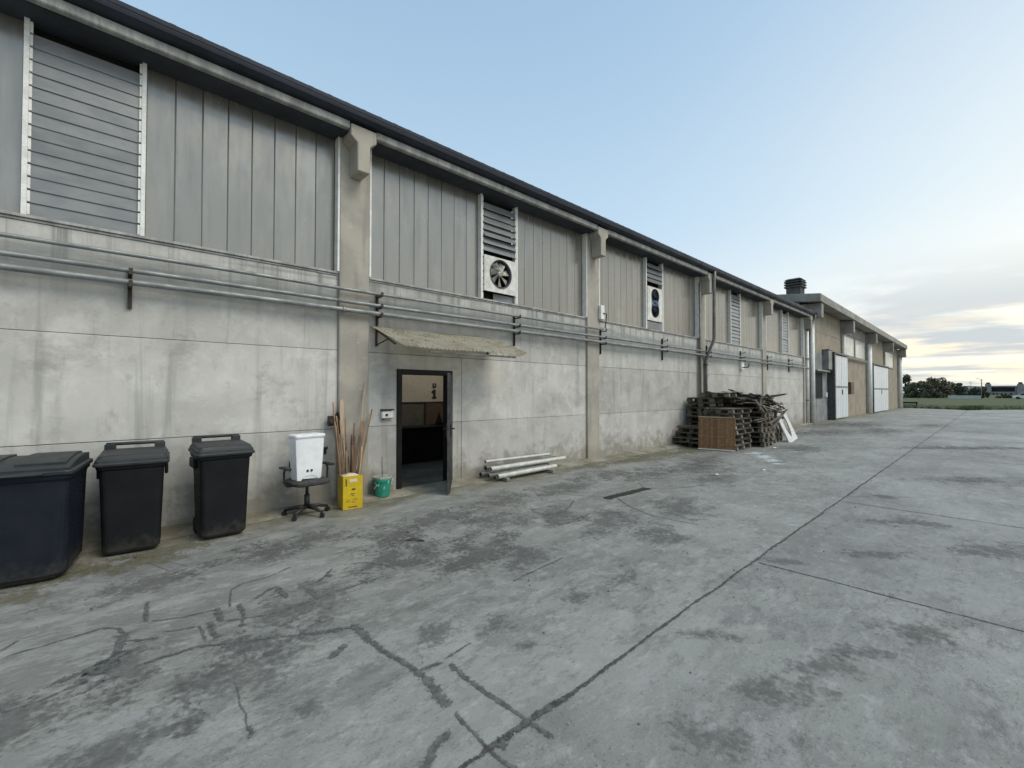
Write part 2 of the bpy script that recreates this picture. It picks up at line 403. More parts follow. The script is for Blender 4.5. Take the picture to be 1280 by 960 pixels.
def glassmat():
    t = NT('louvre_glass')
    t.b.inputs['Specular IOR Level'].default_value = .5
    t.b.inputs['IOR'].default_value = 1.5
    f = t.noise(t.scale(t.pos(), (2, 2, 4)), 1.5, 5, .6)
    k = t.rng(t.island(), 0, 1, .88, 1.1, False)
    cc = t.n('ShaderNodeCombineColor'); [t.link(k, cc.inputs[i]) for i in range(3)]
    col = t.mix(1.0, t.mix(t.rng(f, .35, .65), (.185, .19, .188), (.22, .222, .216)), cc.outputs[0], 'MULTIPLY')
    return t.out(col, t.rng(f, .3, .7, .2, .28), .0)
M['glass'] = glassmat()

def canopymat():
    t = NT('aged_translucent_sheet'); p = t.pos()
    col = t.mix(t.rng(t.noise(t.scale(p, (1, 3, 1)), 2.2, 7, .7), .38, .64), (.58, .54, .43), (.38, .34, .25))
    col = t.mix(t.rng(t.noise(p, 13, 6, .7), .57, .66, 0, .75), col, (.13, .11, .07))
    t.out(col, .55)
    tr = t.n('ShaderNodeBsdfTranslucent'); t.link(col, tr.inputs[0])
    mx = t.n('ShaderNodeMixShader'); mx.inputs[0].default_value = .55
    t.link(t.b.outputs[0], mx.inputs[1]); t.link(tr.outputs[0], mx.inputs[2])
    t.link(mx.outputs[0], t.t.nodes['Material Output'].inputs[0])
    return t.m
M['canopy'] = canopymat()

# ------------------------------------------------------------------ the ground
mb = MB()
nx = 80
mb.face([Vector(p) for p in ((-40, -60, 0), (66, -60, 0), (66.5, -30, 0), (66, -14, 0), (63.5, -8.7, 0), (59.6, -5.9, 0), (58.2, -5.4, 0), (57.4, -5.1, 0), (58.4, -4.5, 0), (60.6, -.9, 0), (61.6, 2, 0), (61.6, 25, 0), (-40, 25, 0))])
tag(mb.build('yard', M['yard']), kind='structure')
mb = MB()
mb.face([Vector((x, y, -.06)) for x, y in ((-900, -900), (2500, -900), (2500, 900), (-900, 900))])
tag(mb.build('terrain', M['soil']), kind='structure')
# grass field beyond the yard, laid a little higher with a ragged bank
mb = MB()
edge = [(66, -60), (66.5, -30), (66, -14), (63.5, -8.7), (59.6, -5.9), (58.2, -5.4), (57.4, -5.1), (58.4, -4.5), (60.6, -.9), (61.6, 2), (61.6, 25)]
def cut(pts, n=14):
    o = []
    for a, b in zip(pts[:-1], pts[1:]):
        for k in range(n): o.append((a[0]+(b[0]-a[0])*k/n, a[1]+(b[1]-a[1])*k/n))
    return o+[pts[-1]]
E2 = [(x+rnd.uniform(-.15, .25), y+rnd.uniform(-.08, .08)) for x, y in cut(edge)]
top = [(x+.35+rnd.uniform(-.1, .2), y) for x, y in E2]
for i in range(len(E2)-1):
    mb.face([Vector((*E2[i], -.03)), Vector((*E2[i+1], -.03)), Vector((*top[i+1], .16)), Vector((*top[i], .16))])
    mb.face([Vector((*top[i], .16)), Vector((*top[i+1], .16)), Vector((330, top[i+1][1]*4, .0)), Vector((330, top[i][1]*4, .0))])
tag(mb.build('field', M['grass']), kind='structure')
mb = MB()
for k in range(9000):
    i = rnd.randrange(len(top)-1); f = rnd.random()
    x = top[i][0]+(top[i+1][0]-top[i][0])*f - .3 + rnd.random()**2*9; y = top[i][1]+(top[i+1][1]-top[i][1])*f
    if y < -45: continue
    h = rnd.uniform(.08, .28); a = rnd.uniform(0, 6.28); w = .02
    dx, dy = math.cos(a)*w, math.sin(a)*w
    mb.face([Vector((x-dx, y-dy, .0)), Vector((x+dx, y+dy, .0)), Vector((x+rnd.uniform(-.08, .08), y+rnd.uniform(-.08, .08), h+.08))])
tag(mb.build('grass', leafmat('grass_blades', (.05, .085, .02), (.10, .12, .04))), kind='stuff')

# cracks, sealed joints and slab joints: thin ragged strips lying on the concrete
mb = MB()
def ragged(pts, w, step=.05, wob=.35, z=.004, gap=0.0):
    """ribbon three times as wide as the mark; 'edge' runs 0 (middle) to 1 (rim) and the material chips the rim away"""
    lay = mb.bm.verts.layers.float.get('edge') or mb.bm.verts.layers.float.new('edge')
    P = [Vector((p[0], p[1], 0)) for p in pts]; L = []
    for a, b in zip(P[:-1], P[1:]):
        n = max(1, int((b-a).length/step)); sd = Vector((-(b-a).y, (b-a).x, 0)).normalized()
        for k in range(n):
            q = a+(b-a)*k/n
            L.append((q+sd*(mnoise.noise(q*2.2)*.014+mnoise.noise(q*11)*.006), sd))
    L.append((P[-1], L[-1][1])); prev = None
    for i, (q, sd) in enumerate(L):
        ww = w*1.5*(1+wob*mnoise.noise(q*3.1+Vector((3, 0, 0)))); e = min(i, len(L)-1-i); f = min(1, .35+e/2)
        off = gap*max(0, mnoise.noise(q*1.1+Vector((0, 0, 4))))*1.6
        cur = []
        for o, ed in ((ww, 1), (0, 1-f*(1-min(.7, off))), (-ww, 1)):
            v = mb.bm.verts.new((q.x+sd.x*o, q.y+sd.y*o, z)); v[lay] = ed; cur.append(v)
        if prev:
            mb.bm.faces.new((prev[0], cur[0], cur[1], prev[1])); mb.bm.faces.new((prev[1], cur[1], cur[2], prev[2]))
        prev = cur
def blob(cx, cy, r, z=.0045, sx=1.3, rot=0.0):
    lay = mb.bm.verts.layers.float.get('edge') or mb.bm.verts.layers.float.new('edge')
    n = 20; a0 = rnd.random()*9; c = mb.bm.verts.new((cx, cy, z)); c[lay] = 0; ring = []
    for k in range(n):
        t = 6.2832*k/n; q = r*(.8+.5*mnoise.noise(Vector((math.cos(t)*1.2+a0, math.sin(t)*1.2, a0))))
        x, y = sx*q*math.cos(t), q*math.sin(t)
        v = mb.bm.verts.new((cx+x*math.cos(rot)-y*math.sin(rot), cy+x*math.sin(rot)+y*math.cos(rot), z)); v[lay] = 1; ring.append(v)
    for k in range(n): mb.bm.faces.new((c, ring[k], ring[(k+1) % n]))
# long joint parallel to the wall, transverse joints of the outer strip
ragged([(-12, -5.1), (1.2, -5.09), (1.45, -5.1), (4.7, -5.08), (20, -5.07), (58, -5.05)], .017, .04, .6)
ragged([(1.28, -5.09), (1.9, -5.1)], .035, .03, .5, .0046)
for X in (4.68, 8.22):
    ragged([(X, -5.09), (X, -20)], .013, .05, .55, gap=.05)
for X in (1.14, 11.76, 15.3, 18.84, 25.9, 33):
    ragged([(X, -5.7), (X, -20)], .012, .07, .5, gap=.35)
tag(mb.build('slab_joints', M['joint']), kind='structure')
mb = MB()
for pts, w in [
    ([(1.32, -3.57), (1.33, -4.0), (1.38, -4.4), (1.36, -4.75)], .06), ([(1.36, -4.78), (1.32, -5.1), (1.36, -5.35)], .03),
    ([(1.36, -4.37), (1.55, -4.39)], .028), ([(1.56, -4.38), (1.82, -4.34)], .022), ([(1.56, -4.42), (1.57, -4.8), (1.58, -5.12), (1.6, -5.25)], .042),
    ([(1.02, -5.0), (1.13, -4.92), (1.27, -4.86)], .06), ([(2.63, -3.84), (3.0, -3.8), (3.4, -3.76)], .022),
    ([(0.27, -2.15), (0.25, -2.56)], 0.035), ([(0.27, -2.56), (0.45, -2.65), (0.65, -2.67)], 0.022), ([(0.13, -2.63), (0.1, -2.8), (0.08, -2.95), (-0.01, -3.13)], 0.075), ([(0.11, -2.77), (0.21, -2.83), (0.31, -2.88)], 0.035), ([(0.32, -2.81), (0.52, -2.88), (0.52, -3.15)], 0.026), ([(0.58, -2.85), (0.57, -3.16)], 0.06), ([(0.66, -2.64), (0.65, -2.93)], 0.055), ([(0.65, -2.91), (0.92, -3.03), (1.14, -3.03), (1.39, -2.99)], 0.026), ([(0.8, -2.67), (0.79, -2.91), (0.72, -3.1)], 0.045), ([(0.73, -2.71), (0.81, -2.36), (0.91, -2.28), (1.11, -2.28), (1.33, -2.17)], 0.02), ([(0.91, -2.7), (1.01, -2.6), (1.09, -2.55), (1.1, -2.84)], 0.04), ([(1.36, -2.71), (1.46, -2.63), (1.59, -2.48)], 0.035), ([(1.28, -2.74), (1.28, -3.04)], 0.06), ([(0.16, -3.18), (0.32, -3.17), (0.48, -3.18), (0.82, -3.37), (1.07, -3.51), (1.31, -3.61)], 0.035), ([(-0.37, -3.22), (-0.21, -3.21), (-0.04, -3.16)], 0.03), ([(-0.2, -3.07), (-0.08, -3.04), (0.09, -3.0)], 0.045), ([(-0.45, -2.5), (-0.25, -2.48), (0.02, -2.45), (0.1, -2.53), (0.13, -2.66)], 0.026), ([(-0.46, -2.39), (-0.39, -2.27)], 0.024), ([(1.07, -3.52), (1.25, -3.61)], 0.06), ([(1.04, -3.88), (1.2, -3.8)], 0.07), ([(1.71, -2.46), (1.88, -2.53), (1.99, -2.72)], 0.018), ([(1.99, -2.72), (2.03, -2.96)], 0.016), ([(1.5, -2.99), (1.68, -2.98), (1.88, -2.97)], 0.02), ([(0.57, -3.74), (0.57, -3.85), (0.55, -3.96), (0.56, -4.07), (0.54, -4.24)], 0.012), ([(0.56, -4.16), (0.54, -4.28)], 0.03), ([(0.25, -0.86), (0.48, -1.56), (0.69, -1.87)], 0.009), ([(0.43, -1.12), (0.61, -1.5)], 0.008), ([(-0.07, -3.31), (0.02, -3.21), (0.09, -3.23)], 0.05),
    ([(5.44, -1.0), (5.42, -1.6), (5.6, -2.2), (5.85, -2.6)], .016), ([(5.9, -2.7), (5.6, -3.1), (5.4, -3.6), (5.45, -4.2)], .024),
    ([(6.83, -2.65), (7.3, -3.0), (7.9, -3.2)], .014), ([(6.85, -2.6), (7.2, -2.25)], .02), ([(5.4, -1.3), (4.9, -2.1), (5.7, -2.55)], .012),
    ([(4.4, -2.3), (4.35, -2.62), (4.7, -2.66), (5.3, -2.34)], .03), ([(4.0, -2.9), (4.3, -3.05), (4.9, -2.95)], .028), ([(4.95, -3.0), (5.2, -3.2), (5.0, -3.4)], .03)]:
    ragged(pts, w*.52, .025, .7, .0042 + rnd.random()*.0006)
for cx, cy, r in [(1.4, -5.1, .05), (1.56, -4.62, .03), (.1, -2.95, .09), (.02, -3.08, .10), (1.5, -2.62, .06)]:
    blob(cx, cy, r*1.3, .0049, 1.3)
tag(mb.build('pavement_cracks', M['crackb']), kind='structure')
# damp worn patches of the yard
mb = MB()
for k, (cx, cy, r, sx, ro) in enumerate([(2.45, -2.68, .36, 1.6, .5), (2.6, -3.15, .34, 1.5, .7), (2.16, -2.6, .26, 1.6, .4), (2.95, -3.1, .36, 1.5, .6), (2.2, -2.17, .24, 1.7, .2), (3.12, -3.45, .34, 1.5, .7), (2.52, -1.97, .3, 1.8, .1),
    (3.7, -2.3, .42, 1.8, .1), (3.2, -1.7, .3, 2, 0), (4.5, -1.6, .34, 2, 0), (4.49, -2.75, .34, 1.6, .3), (4.81, -3.29, .34, 1.5, .5), (4.75, -4.1, .3, 1.4, .6), (5.9, -1.7, .4, 2, 0), (6.1, -3.6, .38, 1.6, .3), (7.4, -1.5, .42, 2.2, 0), (8.6, -3.1, .4, 1.8, .2), (9.6, -2.2, .5, 2, 0), (8.2, -2.0, .4, 2, .1), (10.8, -1.9, .5, 2, 0),
    (.62, -3.62, .30, 1.5, .2), (.80, -3.4, .2, 1.5, .3), (.05, -3.1, .22, 1.4, .3), (-.3, -3.3, .26, 1.5, .2), (.81, -4.24, .12, 1.4, .4), (.34, -3.95, .11, 1.3, 1), (.08, -3.9, .22, 1.3, .5), (1.2, -3.05, .28, 1.7, .3), (1.25, -1.6, .26, 2, .1), (.3, -1.7, .26, 1.9, .2), (1.7, -1.5, .3, 2, .1),
    (2.83, -4.4, .24, 1.4, .6), (2.05, -4.3, .22, 1.5, .5), (3.46, -4.42, .26, 1.4, .5), (1.72, -4.1, .14, 1.4, .4), (2.06, -4.6, .12, 1.4, .4),
    (3.02, -5.35, .16, 1.5, .3), (2.72, -5.85, .24, 1.3, 1.0), (3.2, -5.95, .22, 1.4, .9), (2.15, -5.75, .20, 1.4, .6), (4.2, -6.35, .32, 1.4, .5), (3.55, -6.1, .16, 1.8, .8), (5.85, -5.9, .22, 2, .3), (7.5, -5.9, .4, 1.6, .4), (6.8, -6.7, .4, 1.7, .2), (9.1, -5.5, .24, 2.4, .1), (4.94, -5.32, .16, 1.8, .3),
    (12.0, -6.4, .6, 2, .2), (18.2, -5.7, .7, 2.4, 0), (19.3, -6.7, .8, 2.4, .1), (15.1, -2.8, .6, 2.2, .1), (22, -2.1, .9, 2.5, 0), (24, -3.4, .9, 2.6, 0), (30, -4.5, 1.2, 2.6, 0), (28, -2.0, 1.0, 2.8, 0), (20, -1.0, .6, 3, 0), (27, -.9, .7, 3.4, 0)]):
    blob(cx, cy, r*(1.75 if cy > -4.2 else .95), .0025+k*.00002, sx*(1 if cy > -4.8 else 1.5), ro if cy > -4.8 else -.74)
tag(mb.build('damp_stains', M['stain']), kind='structure')
mb = MB()
for k, (cx, cy, r, sx, ro) in enumerate([(-.35, -1.05, .32, 1.8, .2), (-.05, -.95, .3, 1.6, .1), (.3, -1.05, .26, 1.9, .1), (-.6, -1.35, .26, 1.6, .2), (.7, -.85, .25, 2, 0), (9.5, -.75, .5, 3, 0), (11, -.8, .5, 3, 0), (8, -.6, .3, 3, 0), (12.2, -.9, .5, 2, 0)]): blob(cx, cy, r*1.5, .0065+k*.00002, sx, ro)
tag(mb.build('soil_stains', markmat('soil_stain', (.13, .118, .065), (.19, .175, .115), -.1, .85, 2.6, .75, (4, 24))), kind='structure')
# open drain slot
mb = MB()
ragged([(5.72, -2.6), (6.3, -2.62), (6.9, -2.65)], .085, .03, .25, .006)
dr = mb.build('drain_slot', markmat('mossy_slot', (.012, .012, .010), (.04, .042, .022), .45, .7, .6, 1.0))
tag(dr, kind='structure')
# sloped concrete apron at the wall foot
mb = MB(); prevs = None
for k in range(200):
    x = -9.4+(36.6/199)*k
    w = .36+.08*mnoise.noise(Vector((x*.7, 0, 0)))+.03*mnoise.noise(Vector((x*3, 2, 0)))
    ring = [Vector((x, -w, .003)), Vector((x, -w*.55, .035)), Vector((x, -.2*w, .05)), Vector((x, .02, .055))]
    if prevs:
        for j in range(3): mb.face([prevs[j], ring[j], ring[j+1], prevs[j+1]])
    prevs = ring
bmesh.ops.remove_doubles(mb.bm, verts=mb.bm.verts, dist=.0005)
for f in mb.bm.faces: f.smooth = True
tag(mb.build('apron', M['apron']), kind='structure')
# chalky spill by the pallets
mb = MB()
for cx, cy, r, s in [(12.4, -2.7, .5, 1.6), (11.9, -3.05, .42, 1.5), (12.9, -2.3, .42, 1.8), (11.4, -3.3, .28, 1.3)]: blob(cx, cy, r, .0055+cx*.00001, s)
tag(mb.build('plaster_spill', M['dust']), kind='structure')

mb = MB(); rg = random.Random(5)
for k in range(1500):
    x = rg.uniform(-1.5, 26); y = -abs(rg.gauss(0, .45))-.02 if k < 900 else rg.uniform(-5.5, -.5); q = rg.uniform(.003, .011)*(1.3 if k % 40 == 0 else 1)
    zb = max(0, .055*(1+y/.36)) if y > -.36 else 0
    mb.loft([[Vector((x+q*(1-.4*j)*math.cos(a)*rg.uniform(.7, 1.3), y+q*(1-.4*j)*math.sin(a), zb+q*.9*j)) for a in (0, 1.3, 2.5, 3.8, 5)] for j in (0, 1)], False, True)
tag(mb.build('grit', simple('grit', (.24, .22, .18), (.10, .09, .075), 3, .9, isl=.5, bump=0, objc=False)), kind='stuff')

# ------------------------------------------------------------------ warehouse
WH = empty('warehouse')
tag(WH, 'long grey concrete warehouse with metal clad upper wall and dark gutter', 'warehouse')
BAY = 6.0; PILS = [-9.175+BAY*i for i in range(7)]      # pilaster centres ... 2.825, 8.825, ... 26.825
PW = .235
DX0, DX1, DZ = 3.57, 4.67, 2.03
rows = [(.0, 1.098), (1.103, 2.276), (2.281, 3.40)]
mb = MB()
for i in range(len(PILS)-1):
    a, b = PILS[i]+PW, PILS[i+1]-PW
    for r, (z0, z1) in enumerate(rows):
        xs = [a, b]
        if i == 2:
            if r == 0: segs = [(a, DX0, z0, z1), (DX1, 4.88, z0, z1), (4.888, b, z0, z1)]
            elif r == 1: segs = [(a, DX0, z0, z1), (DX0, DX1, DZ, z1), (DX1, 4.88, z0, z1), (4.888, b, z0, z1)]
            else: segs = [(a, b, z0, z1)]
        else: segs = [(a, b, z0, z1)]
        for (p, q, s, t) in segs:
            off = rnd.uniform(-.002, .003)
            mb.box(p, q, off, .2, s, t)
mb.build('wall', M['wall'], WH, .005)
mb = MB()                                   # dark core seen only in the joints
for i in range(len(PILS)-1):
    a, b = PILS[i], PILS[i+1]
    if i == 2: mb.box(a, DX0-.01, .21, .24, 0, 3.4); mb.box(DX1+.01, b, .21, .24, 0, 3.4); mb.box(DX0-.01, DX1+.01, .21, .24, DZ+.01, 3.4)
    else: mb.box(a, b, .21, .24, 0, 3.4)
mb.build('wall_core', M['bgrey'], WH)
# rear and end walls, roof with an opening added to light the room behind the door
mb = MB(); mb.box(PILS[0], 27.0, 13.8, 14, 0, 7.1); mb.box(PILS[0]-.1, PILS[0]+.1, .25, 13.79, 0, 5.5); mb.box(26.85, 27.03, .25, 13.79, 0, 5.5)
mb.build('rear_wall', M['bgrey'], WH)
def zr(y): return 5.64+.115*(y+.3)
mb = MB()
def roofpiece(x0, x1, y0, y1):
    mb.prism_x([(y0, zr(y0)), (y1, zr(y1)), (y1, zr(y1)+.14), (y0, zr(y0)+.14)], x0, x1)
roofpiece(-9.5, 2.5, -.32, 14.1); roofpiece(9.5, 27.1, -.32, 14.1); roofpiece(2.5, 9.5, -.32, .7); roofpiece(2.5, 9.5, 7.5, 14.1)
rf = mb.build('roof', M['soffit'], WH)
mb = MB(); x = -9.5
while x < 27.0:
    for (y0, y1) in (((-.46, .65), (7.55, 14.2)) if 2.4 < x < 9.5 else ((-.46, 14.2),)):
        mb.prism_x([(y0, zr(y0)+.16), (y1, zr(y1)+.16), (y1, zr(y1)+.186), (y0, zr(y0)+.186)], x, x+.06)
    x += .25
x0 = -9.52
for (a, b, y0, y1) in ((-9.52, 2.5, -.44, 14.2), (9.5, 27.12, -.44, 14.2), (2.5, 9.5, -.44, .7), (2.5, 9.5, 7.5, 14.2)):
    mb.prism_x([(y0, zr(y0)+.145), (y1, zr(y1)+.145), (y1, zr(y1)+.17), (y0, zr(y0)+.17)], a, b)
mb.build('roof_sheet', M['roof'], rf)
mb = MB()
for i in range(len(PILS)-1):
    mb.box(PILS[i]+.205, PILS[i+1]-.205, -.345, -.255, 5.515, 5.63)
mb.box(PILS[0]-.3, PILS[0]-.205, -.345, -.255, 5.515, 5.63)
mb.build('edge_beam', M['beam'], WH, .012)
mb = MB(); mb.box(-9.4, 27.05, -.254, .16, 5.50, 5.63)
mb.build('soffit', M['soffit'], WH)
mb = MB()
mb.prism_x([(-.335, 5.636), (-.42, 5.642), (-.468, 5.68), (-.478, 5.715), (-.468, 5.73), (-.475, 5.745), (-.48, 5.79), (-.465, 5.797), (-.455, 5.77), (-.335, 5.77)], -9.55, 27.35, 1)
mb.build('gutter', M['gutter'], WH)
# pilasters with corbels
for i, c in enumerate(PILS):
    mb = MB(); mb.box(c-PW, c+PW, -.055, .22, 0.0, 5.598)
    p = mb.build('pilaster', M['pil'], WH, .012)
    mb = MB()
    mb.prism_y([(c-.095, 4.93), (c+.095, 4.93), (c+.10, 5.34), (c+.20, 5.42), (c+.20, 5.60), (c-.20, 5.60), (c-.20, 5.42), (c-.10, 5.34)], -.36, -.056)
    mb.build('corbel', M['pil'], p, .012)
# sill flashing, cladding, louvre windows
mb = MB()
for i in range(len(PILS)-1):
    a, b = PILS[i]+PW+.002, PILS[i+1]-PW-.002
    mb.box(a, b, -.03, .18, 3.43, 3.462); mb.box(a, b, -.010, .18, 3.401, 3.428)
mb.build('sill', M['sill'], WH, .004)
LC = [(PILS[i]+PILS[i+1])/2-.0 for i in range(len(PILS)-1)]
LC[1] = -.155
for i in range(len(PILS)-1):
    a, b = PILS[i]+PW, PILS[i+1]-PW; lc = LC[i]; hw = .445
    mb = MB()
    for (s, e) in ((a+.03, lc-hw-.045), (lc+hw+.045, b-.03)):
        n = round((e-s)/.275); w = (e-s)/n
        for k in range(n):
            x0, x1 = s+k*w, s+(k+1)*w
            t0, t1 = rnd.uniform(-.0007, .0007), rnd.uniform(-.0007, .0007); tz = rnd.uniform(-.003, .003)
            rings = []
            for z in (3.463, 5.498):
                q = tz*(z-4.5)
                rings.append([Vector((x0+.003, .030+t0+q, z)), Vector((x0+.010, .025+t0+q, z)), Vector((x1-.010, .025+t1+q, z)), Vector((x1-.003, .030+t1+q, z)), Vector((x1-.003, .05, z)), Vector((x0+.003, .05, z))])
            mb.loft(rings)
        mb.box(s, e, .051, .09, 3.463, 5.498)
    mb.build('metal_cladding', M['clad'], WH).location.y = .06
    mb = MB()
    mb.box(a+.002, a+.03, -.05, .08, 3.464, 5.498); mb.build('cladding_trim', M['white'], WH)
    mb = MB(); mb.box(b-.03, b-.002, -.05, .08, 3.464, 5.498); mb.build('cladding_trim', M['white'], WH)
    # louvre window
    mb = MB()
    for s in (-1, 1):
        x = lc+s*(hw+.022)
        mb.box(x-.020, x+.020, -.03, .09, 3.464, 5.498)
        z = 3.53
        while z < 5.42:
            xi = x-s*.032
            mb.box(xi-.011, xi+.011, -.022, .03, z-.055, z+.057); z += .135
    f = mb.build('window', M['white'], WH); f.location.y = .02
    mb = MB(); z = 3.475; k = 0
    zlo = {2: 4.40, 3: 4.74}.get(i, 0)
    while z < 5.35:
        if z > zlo:
            tilt = .0+rnd.uniform(-.0025, .0025)
            if i in (2, 3): tilt = .045+rnd.uniform(-.03, .03)
            if i >= 4: tilt = .012+rnd.uniform(-.008, .014)
            mb.loft([[Vector((lc-hw+.018, -.0-tilt, z-.004)), Vector((lc+hw-.018, -.0-tilt, z-.004)), Vector((lc+hw-.018, .002-tilt, z)), Vector((lc-hw+.018, .002-tilt, z))],
                     [Vector((lc-hw+.018, .012, z+.142)), Vector((lc+hw-.018, .012, z+.142)), Vector((lc+hw-.018, .018, z+.142)), Vector((lc-hw+.018, .018, z+.142))]])
        z += .135; k += 1
    mb.build('glass_louvres', M['glass'], f)
    mb = MB(); mb.box(lc-hw, lc+hw, .12, .14, 3.464, 5.498); mb.build('backing', M['idark'], f)

# entrance door: dark steel frame, leaf standing open almost edge-on to the yard
DR = MB()
DR.box(DX0, DX0+.085, -.03, .16, .0, DZ); DR.box(DX1-.085, DX1, -.03, .16, .0, DZ); DR.box(DX0+.086, DX1-.086, -.03, .16, DZ-.085, DZ)
door = DR.build('door', M['doorblk'], WH, .004)
A = R(53)
Mx = Matrix.Translation((DX1-.045, -.035, 0)) @ Matrix.Rotation(math.pi+A, 4, 'Z')
mb = MB(); mb.box(.0, .93, -.024, .024, .03, 1.96, Mx); leaf = mb.build('door_leaf', M['doorblk'], door, .004)
mb = MB(); mb.box(.931, .936, -.02, .02, .03, 1.96, Mx); mb.build('edge_strip', M['dooredge'], leaf)
mb = MB()
for s in (-1, 1):
    mb.box(.83, .89, s*.034-.009, s*.034+.009, .92, 1.14, Mx)
    mb.tube([Mx @ Vector((.86, s*.04, 1.06)), Mx @ Vector((.86, s*.085, 1.06)), Mx @ Vector((.75, s*.09, 1.055))], .011, 8)
mb.build('handle', M['iron'], leaf)
# room behind the door
mb = MB()
mb.box(2.9, 10.5, 4.0, 4.1, 1.38, 3.6)
rm = mb.build('partition', M['iface'], WH)
mb = MB(); mb.box(2.9, 10.5, 3.99, 4.1, .0, 1.36); mb.box(2.9, 10.5, 3.97, 4.0, 1.36, 1.385); mb.build('dado', M['idado'], rm)
mb = MB(); mb.box(2.8, 2.9, .25, 4.1, 0, 3.6); mb.build('side_partition', M['iface'], WH); mb = MB(); mb.box(10.5, 10.6, .25, 4.1, 0, 3.6); mb.build('side_partition', M['iface'], WH)
mb = MB(); mb.box(2.9, 10.5, .0, 4.0, -.02, .03); mb.build('room_floor', M['ifloor'], WH)
mb = MB(); mb.box(4.2, 8.6, 2.3, 2.36, .03, .80); mb.box(4.15, 8.65, 2.25, 2.9, .80, .84); mb.build('counter', M['idark'], WH)
mb = MB(); mb.box(6.55, 7.7, 3.93, 3.985, .03, 1.33); mb.build('inner_door', M['brown'], WH)
mb = MB()                                     # the lettering on the partition: U over 1
X0 = 6.86
mb.box(X0-.055, X0-.02, 3.985, 3.995, 1.78, 1.90); mb.box(X0+.02, X0+.055, 3.985, 3.995, 1.78, 1.90); mb.box(X0-.019, X0+.019, 3.985, 3.995, 1.78, 1.81)
mb.box(X0-.035, X0+.04, 3.985, 3.995, 1.475, 1.72); mb.box(X0-.085, X0-.036, 3.985, 3.995, 1.63, 1.68); mb.box(X0-.075, X0-.036, 3.985, 3.995, 1.475, 1.51); mb.box(X0+.041, X0+.08, 3.985, 3.995, 1.475, 1.51)
mb.build('lettering', M['ink'], rm)
mb = MB(); mb.loft([circ(.12, .842, 20, 6.1, 2.6), circ(.08, .90, 20, 6.1, 2.6), circ(.012, 1.13, 20, 6.1, 2.6)], smooth=True); mb.box(5.97, 6.23, 2.47, 2.73, .841, .855)
tag(mb.build('traffic_cone', M['idark']), 'small dark cone standing on the counter inside the open doorway', 'cone')

# downpipes
mb = MB()
mb.tube([(14.92, -.44, 5.66), (14.92, -.42, 5.4), (14.92, -.40, 3.45), (14.92, -.37, 3.32), (14.92, -.17, 2.86), (14.92, -.12, 2.7), (14.92, -.12, .05)], .05, 12)
dp = mb.build('downpipe', M['dpipe'], WH)
for z in (2.55, 1.4): mb = MB(); mb.box(14.85, 14.99, -.185, -.056, z, z+.03); mb.build('bracket', M['iron'], dp)
mb = MB(); mb.tube([(14.56, -.10, 5.3), (14.56, -.10, .05)], .035, 10); mb.build('downpipe', M['dpipe'], WH)
mb = MB(); mb.tube([(27.22, -.42, 5.70), (27.2, -.42, 5.5), (27.12, -.3, 5.25), (26.98, -.14, 5.0), (26.95, -.12, 4.85)], .05, 12); mb.build('downpipe', M['dpipe'], WH)
mb = MB(); mb.tube([(26.95, -.12, 4.8), (26.95, -.12, .05)], .075, 12)
dp = mb.build('downpipe', M['wpipe'], WH)
for z in (3.35, 2.85, 1.2): mb = MB(); mb.box(26.85, 27.05, -.215, -.03, z, z+.05); mb.build('bracket', M['steelbox'], dp)

# ------------------------------------------------------------------ steel pipes on brackets
PR = empty('pipe_run'); tag(PR, 'three thin steel pipes on dark brackets running along the warehouse wall', 'pipes')
def flange(mb, x, z, r): mb.tube([(x-.02, -.14, z), (x+.02, -.14, z)], r, 12)
mb = MB(); mb.tube([(-9, -.13, 3.19)]+[(x, -.13, 3.195+.004*math.sin(x*1.7)) for x in range(-8, 9)]+[(9.1, -.13, 3.2)], .024, 10); mb.build('pipe', M['pipe'], PR)
mb = MB(); mb.tube([(x*1.0, -.135, 3.01+.004*math.sin(x*1.3+1)) for x in range(-9, 27)]+[(26.6, -.135, 3.01)], .028, 10); flange(mb, 2.55, 3.01, .034); flange(mb, 14.2, 3.01, .034); mb.build('pipe', M['pipe'], PR)
mb = MB(); mb.tube([(x*1.0, -.14, 2.88+.005*math.sin(x*1.1)) for x in range(-9, 27)]+[(26.6, -.14, 2.88)], .035, 10); flange(mb, 2.62, 2.88, .046); flange(mb, 8.5, 2.88, .046); mb.build('pipe', M['pipe'], PR)
for k in range(-3, 9):
    x = .21+3.0*k
    if abs(x-8.825) < .3 or abs(x-14.825) < .3 or abs(x-2.825) < .3: y0 = -.057
    else: y0 = -.004
    x = x if k != 3 else 9.16
    mb = MB(); top_ = 3.24 if k != 0 else 3.06
    mb.box(x-.02, x+.02, y0-.02, y0, 2.60, top_); mb.box(x-.02, x-.014, y0-.05, y0-.02, 2.60, top_)
    for z in ((3.168, 2.984, 2.846) if k != 0 else (2.984, 2.846)):
        mb.box(x-.018, x+.018, -.20, y0-.021, z-.02, z-.002)
        mb.box(x-.018, x+.018, -.20, -.185, z-.002, z+.05)
    mb.build('bracket', M['iron'], PR)

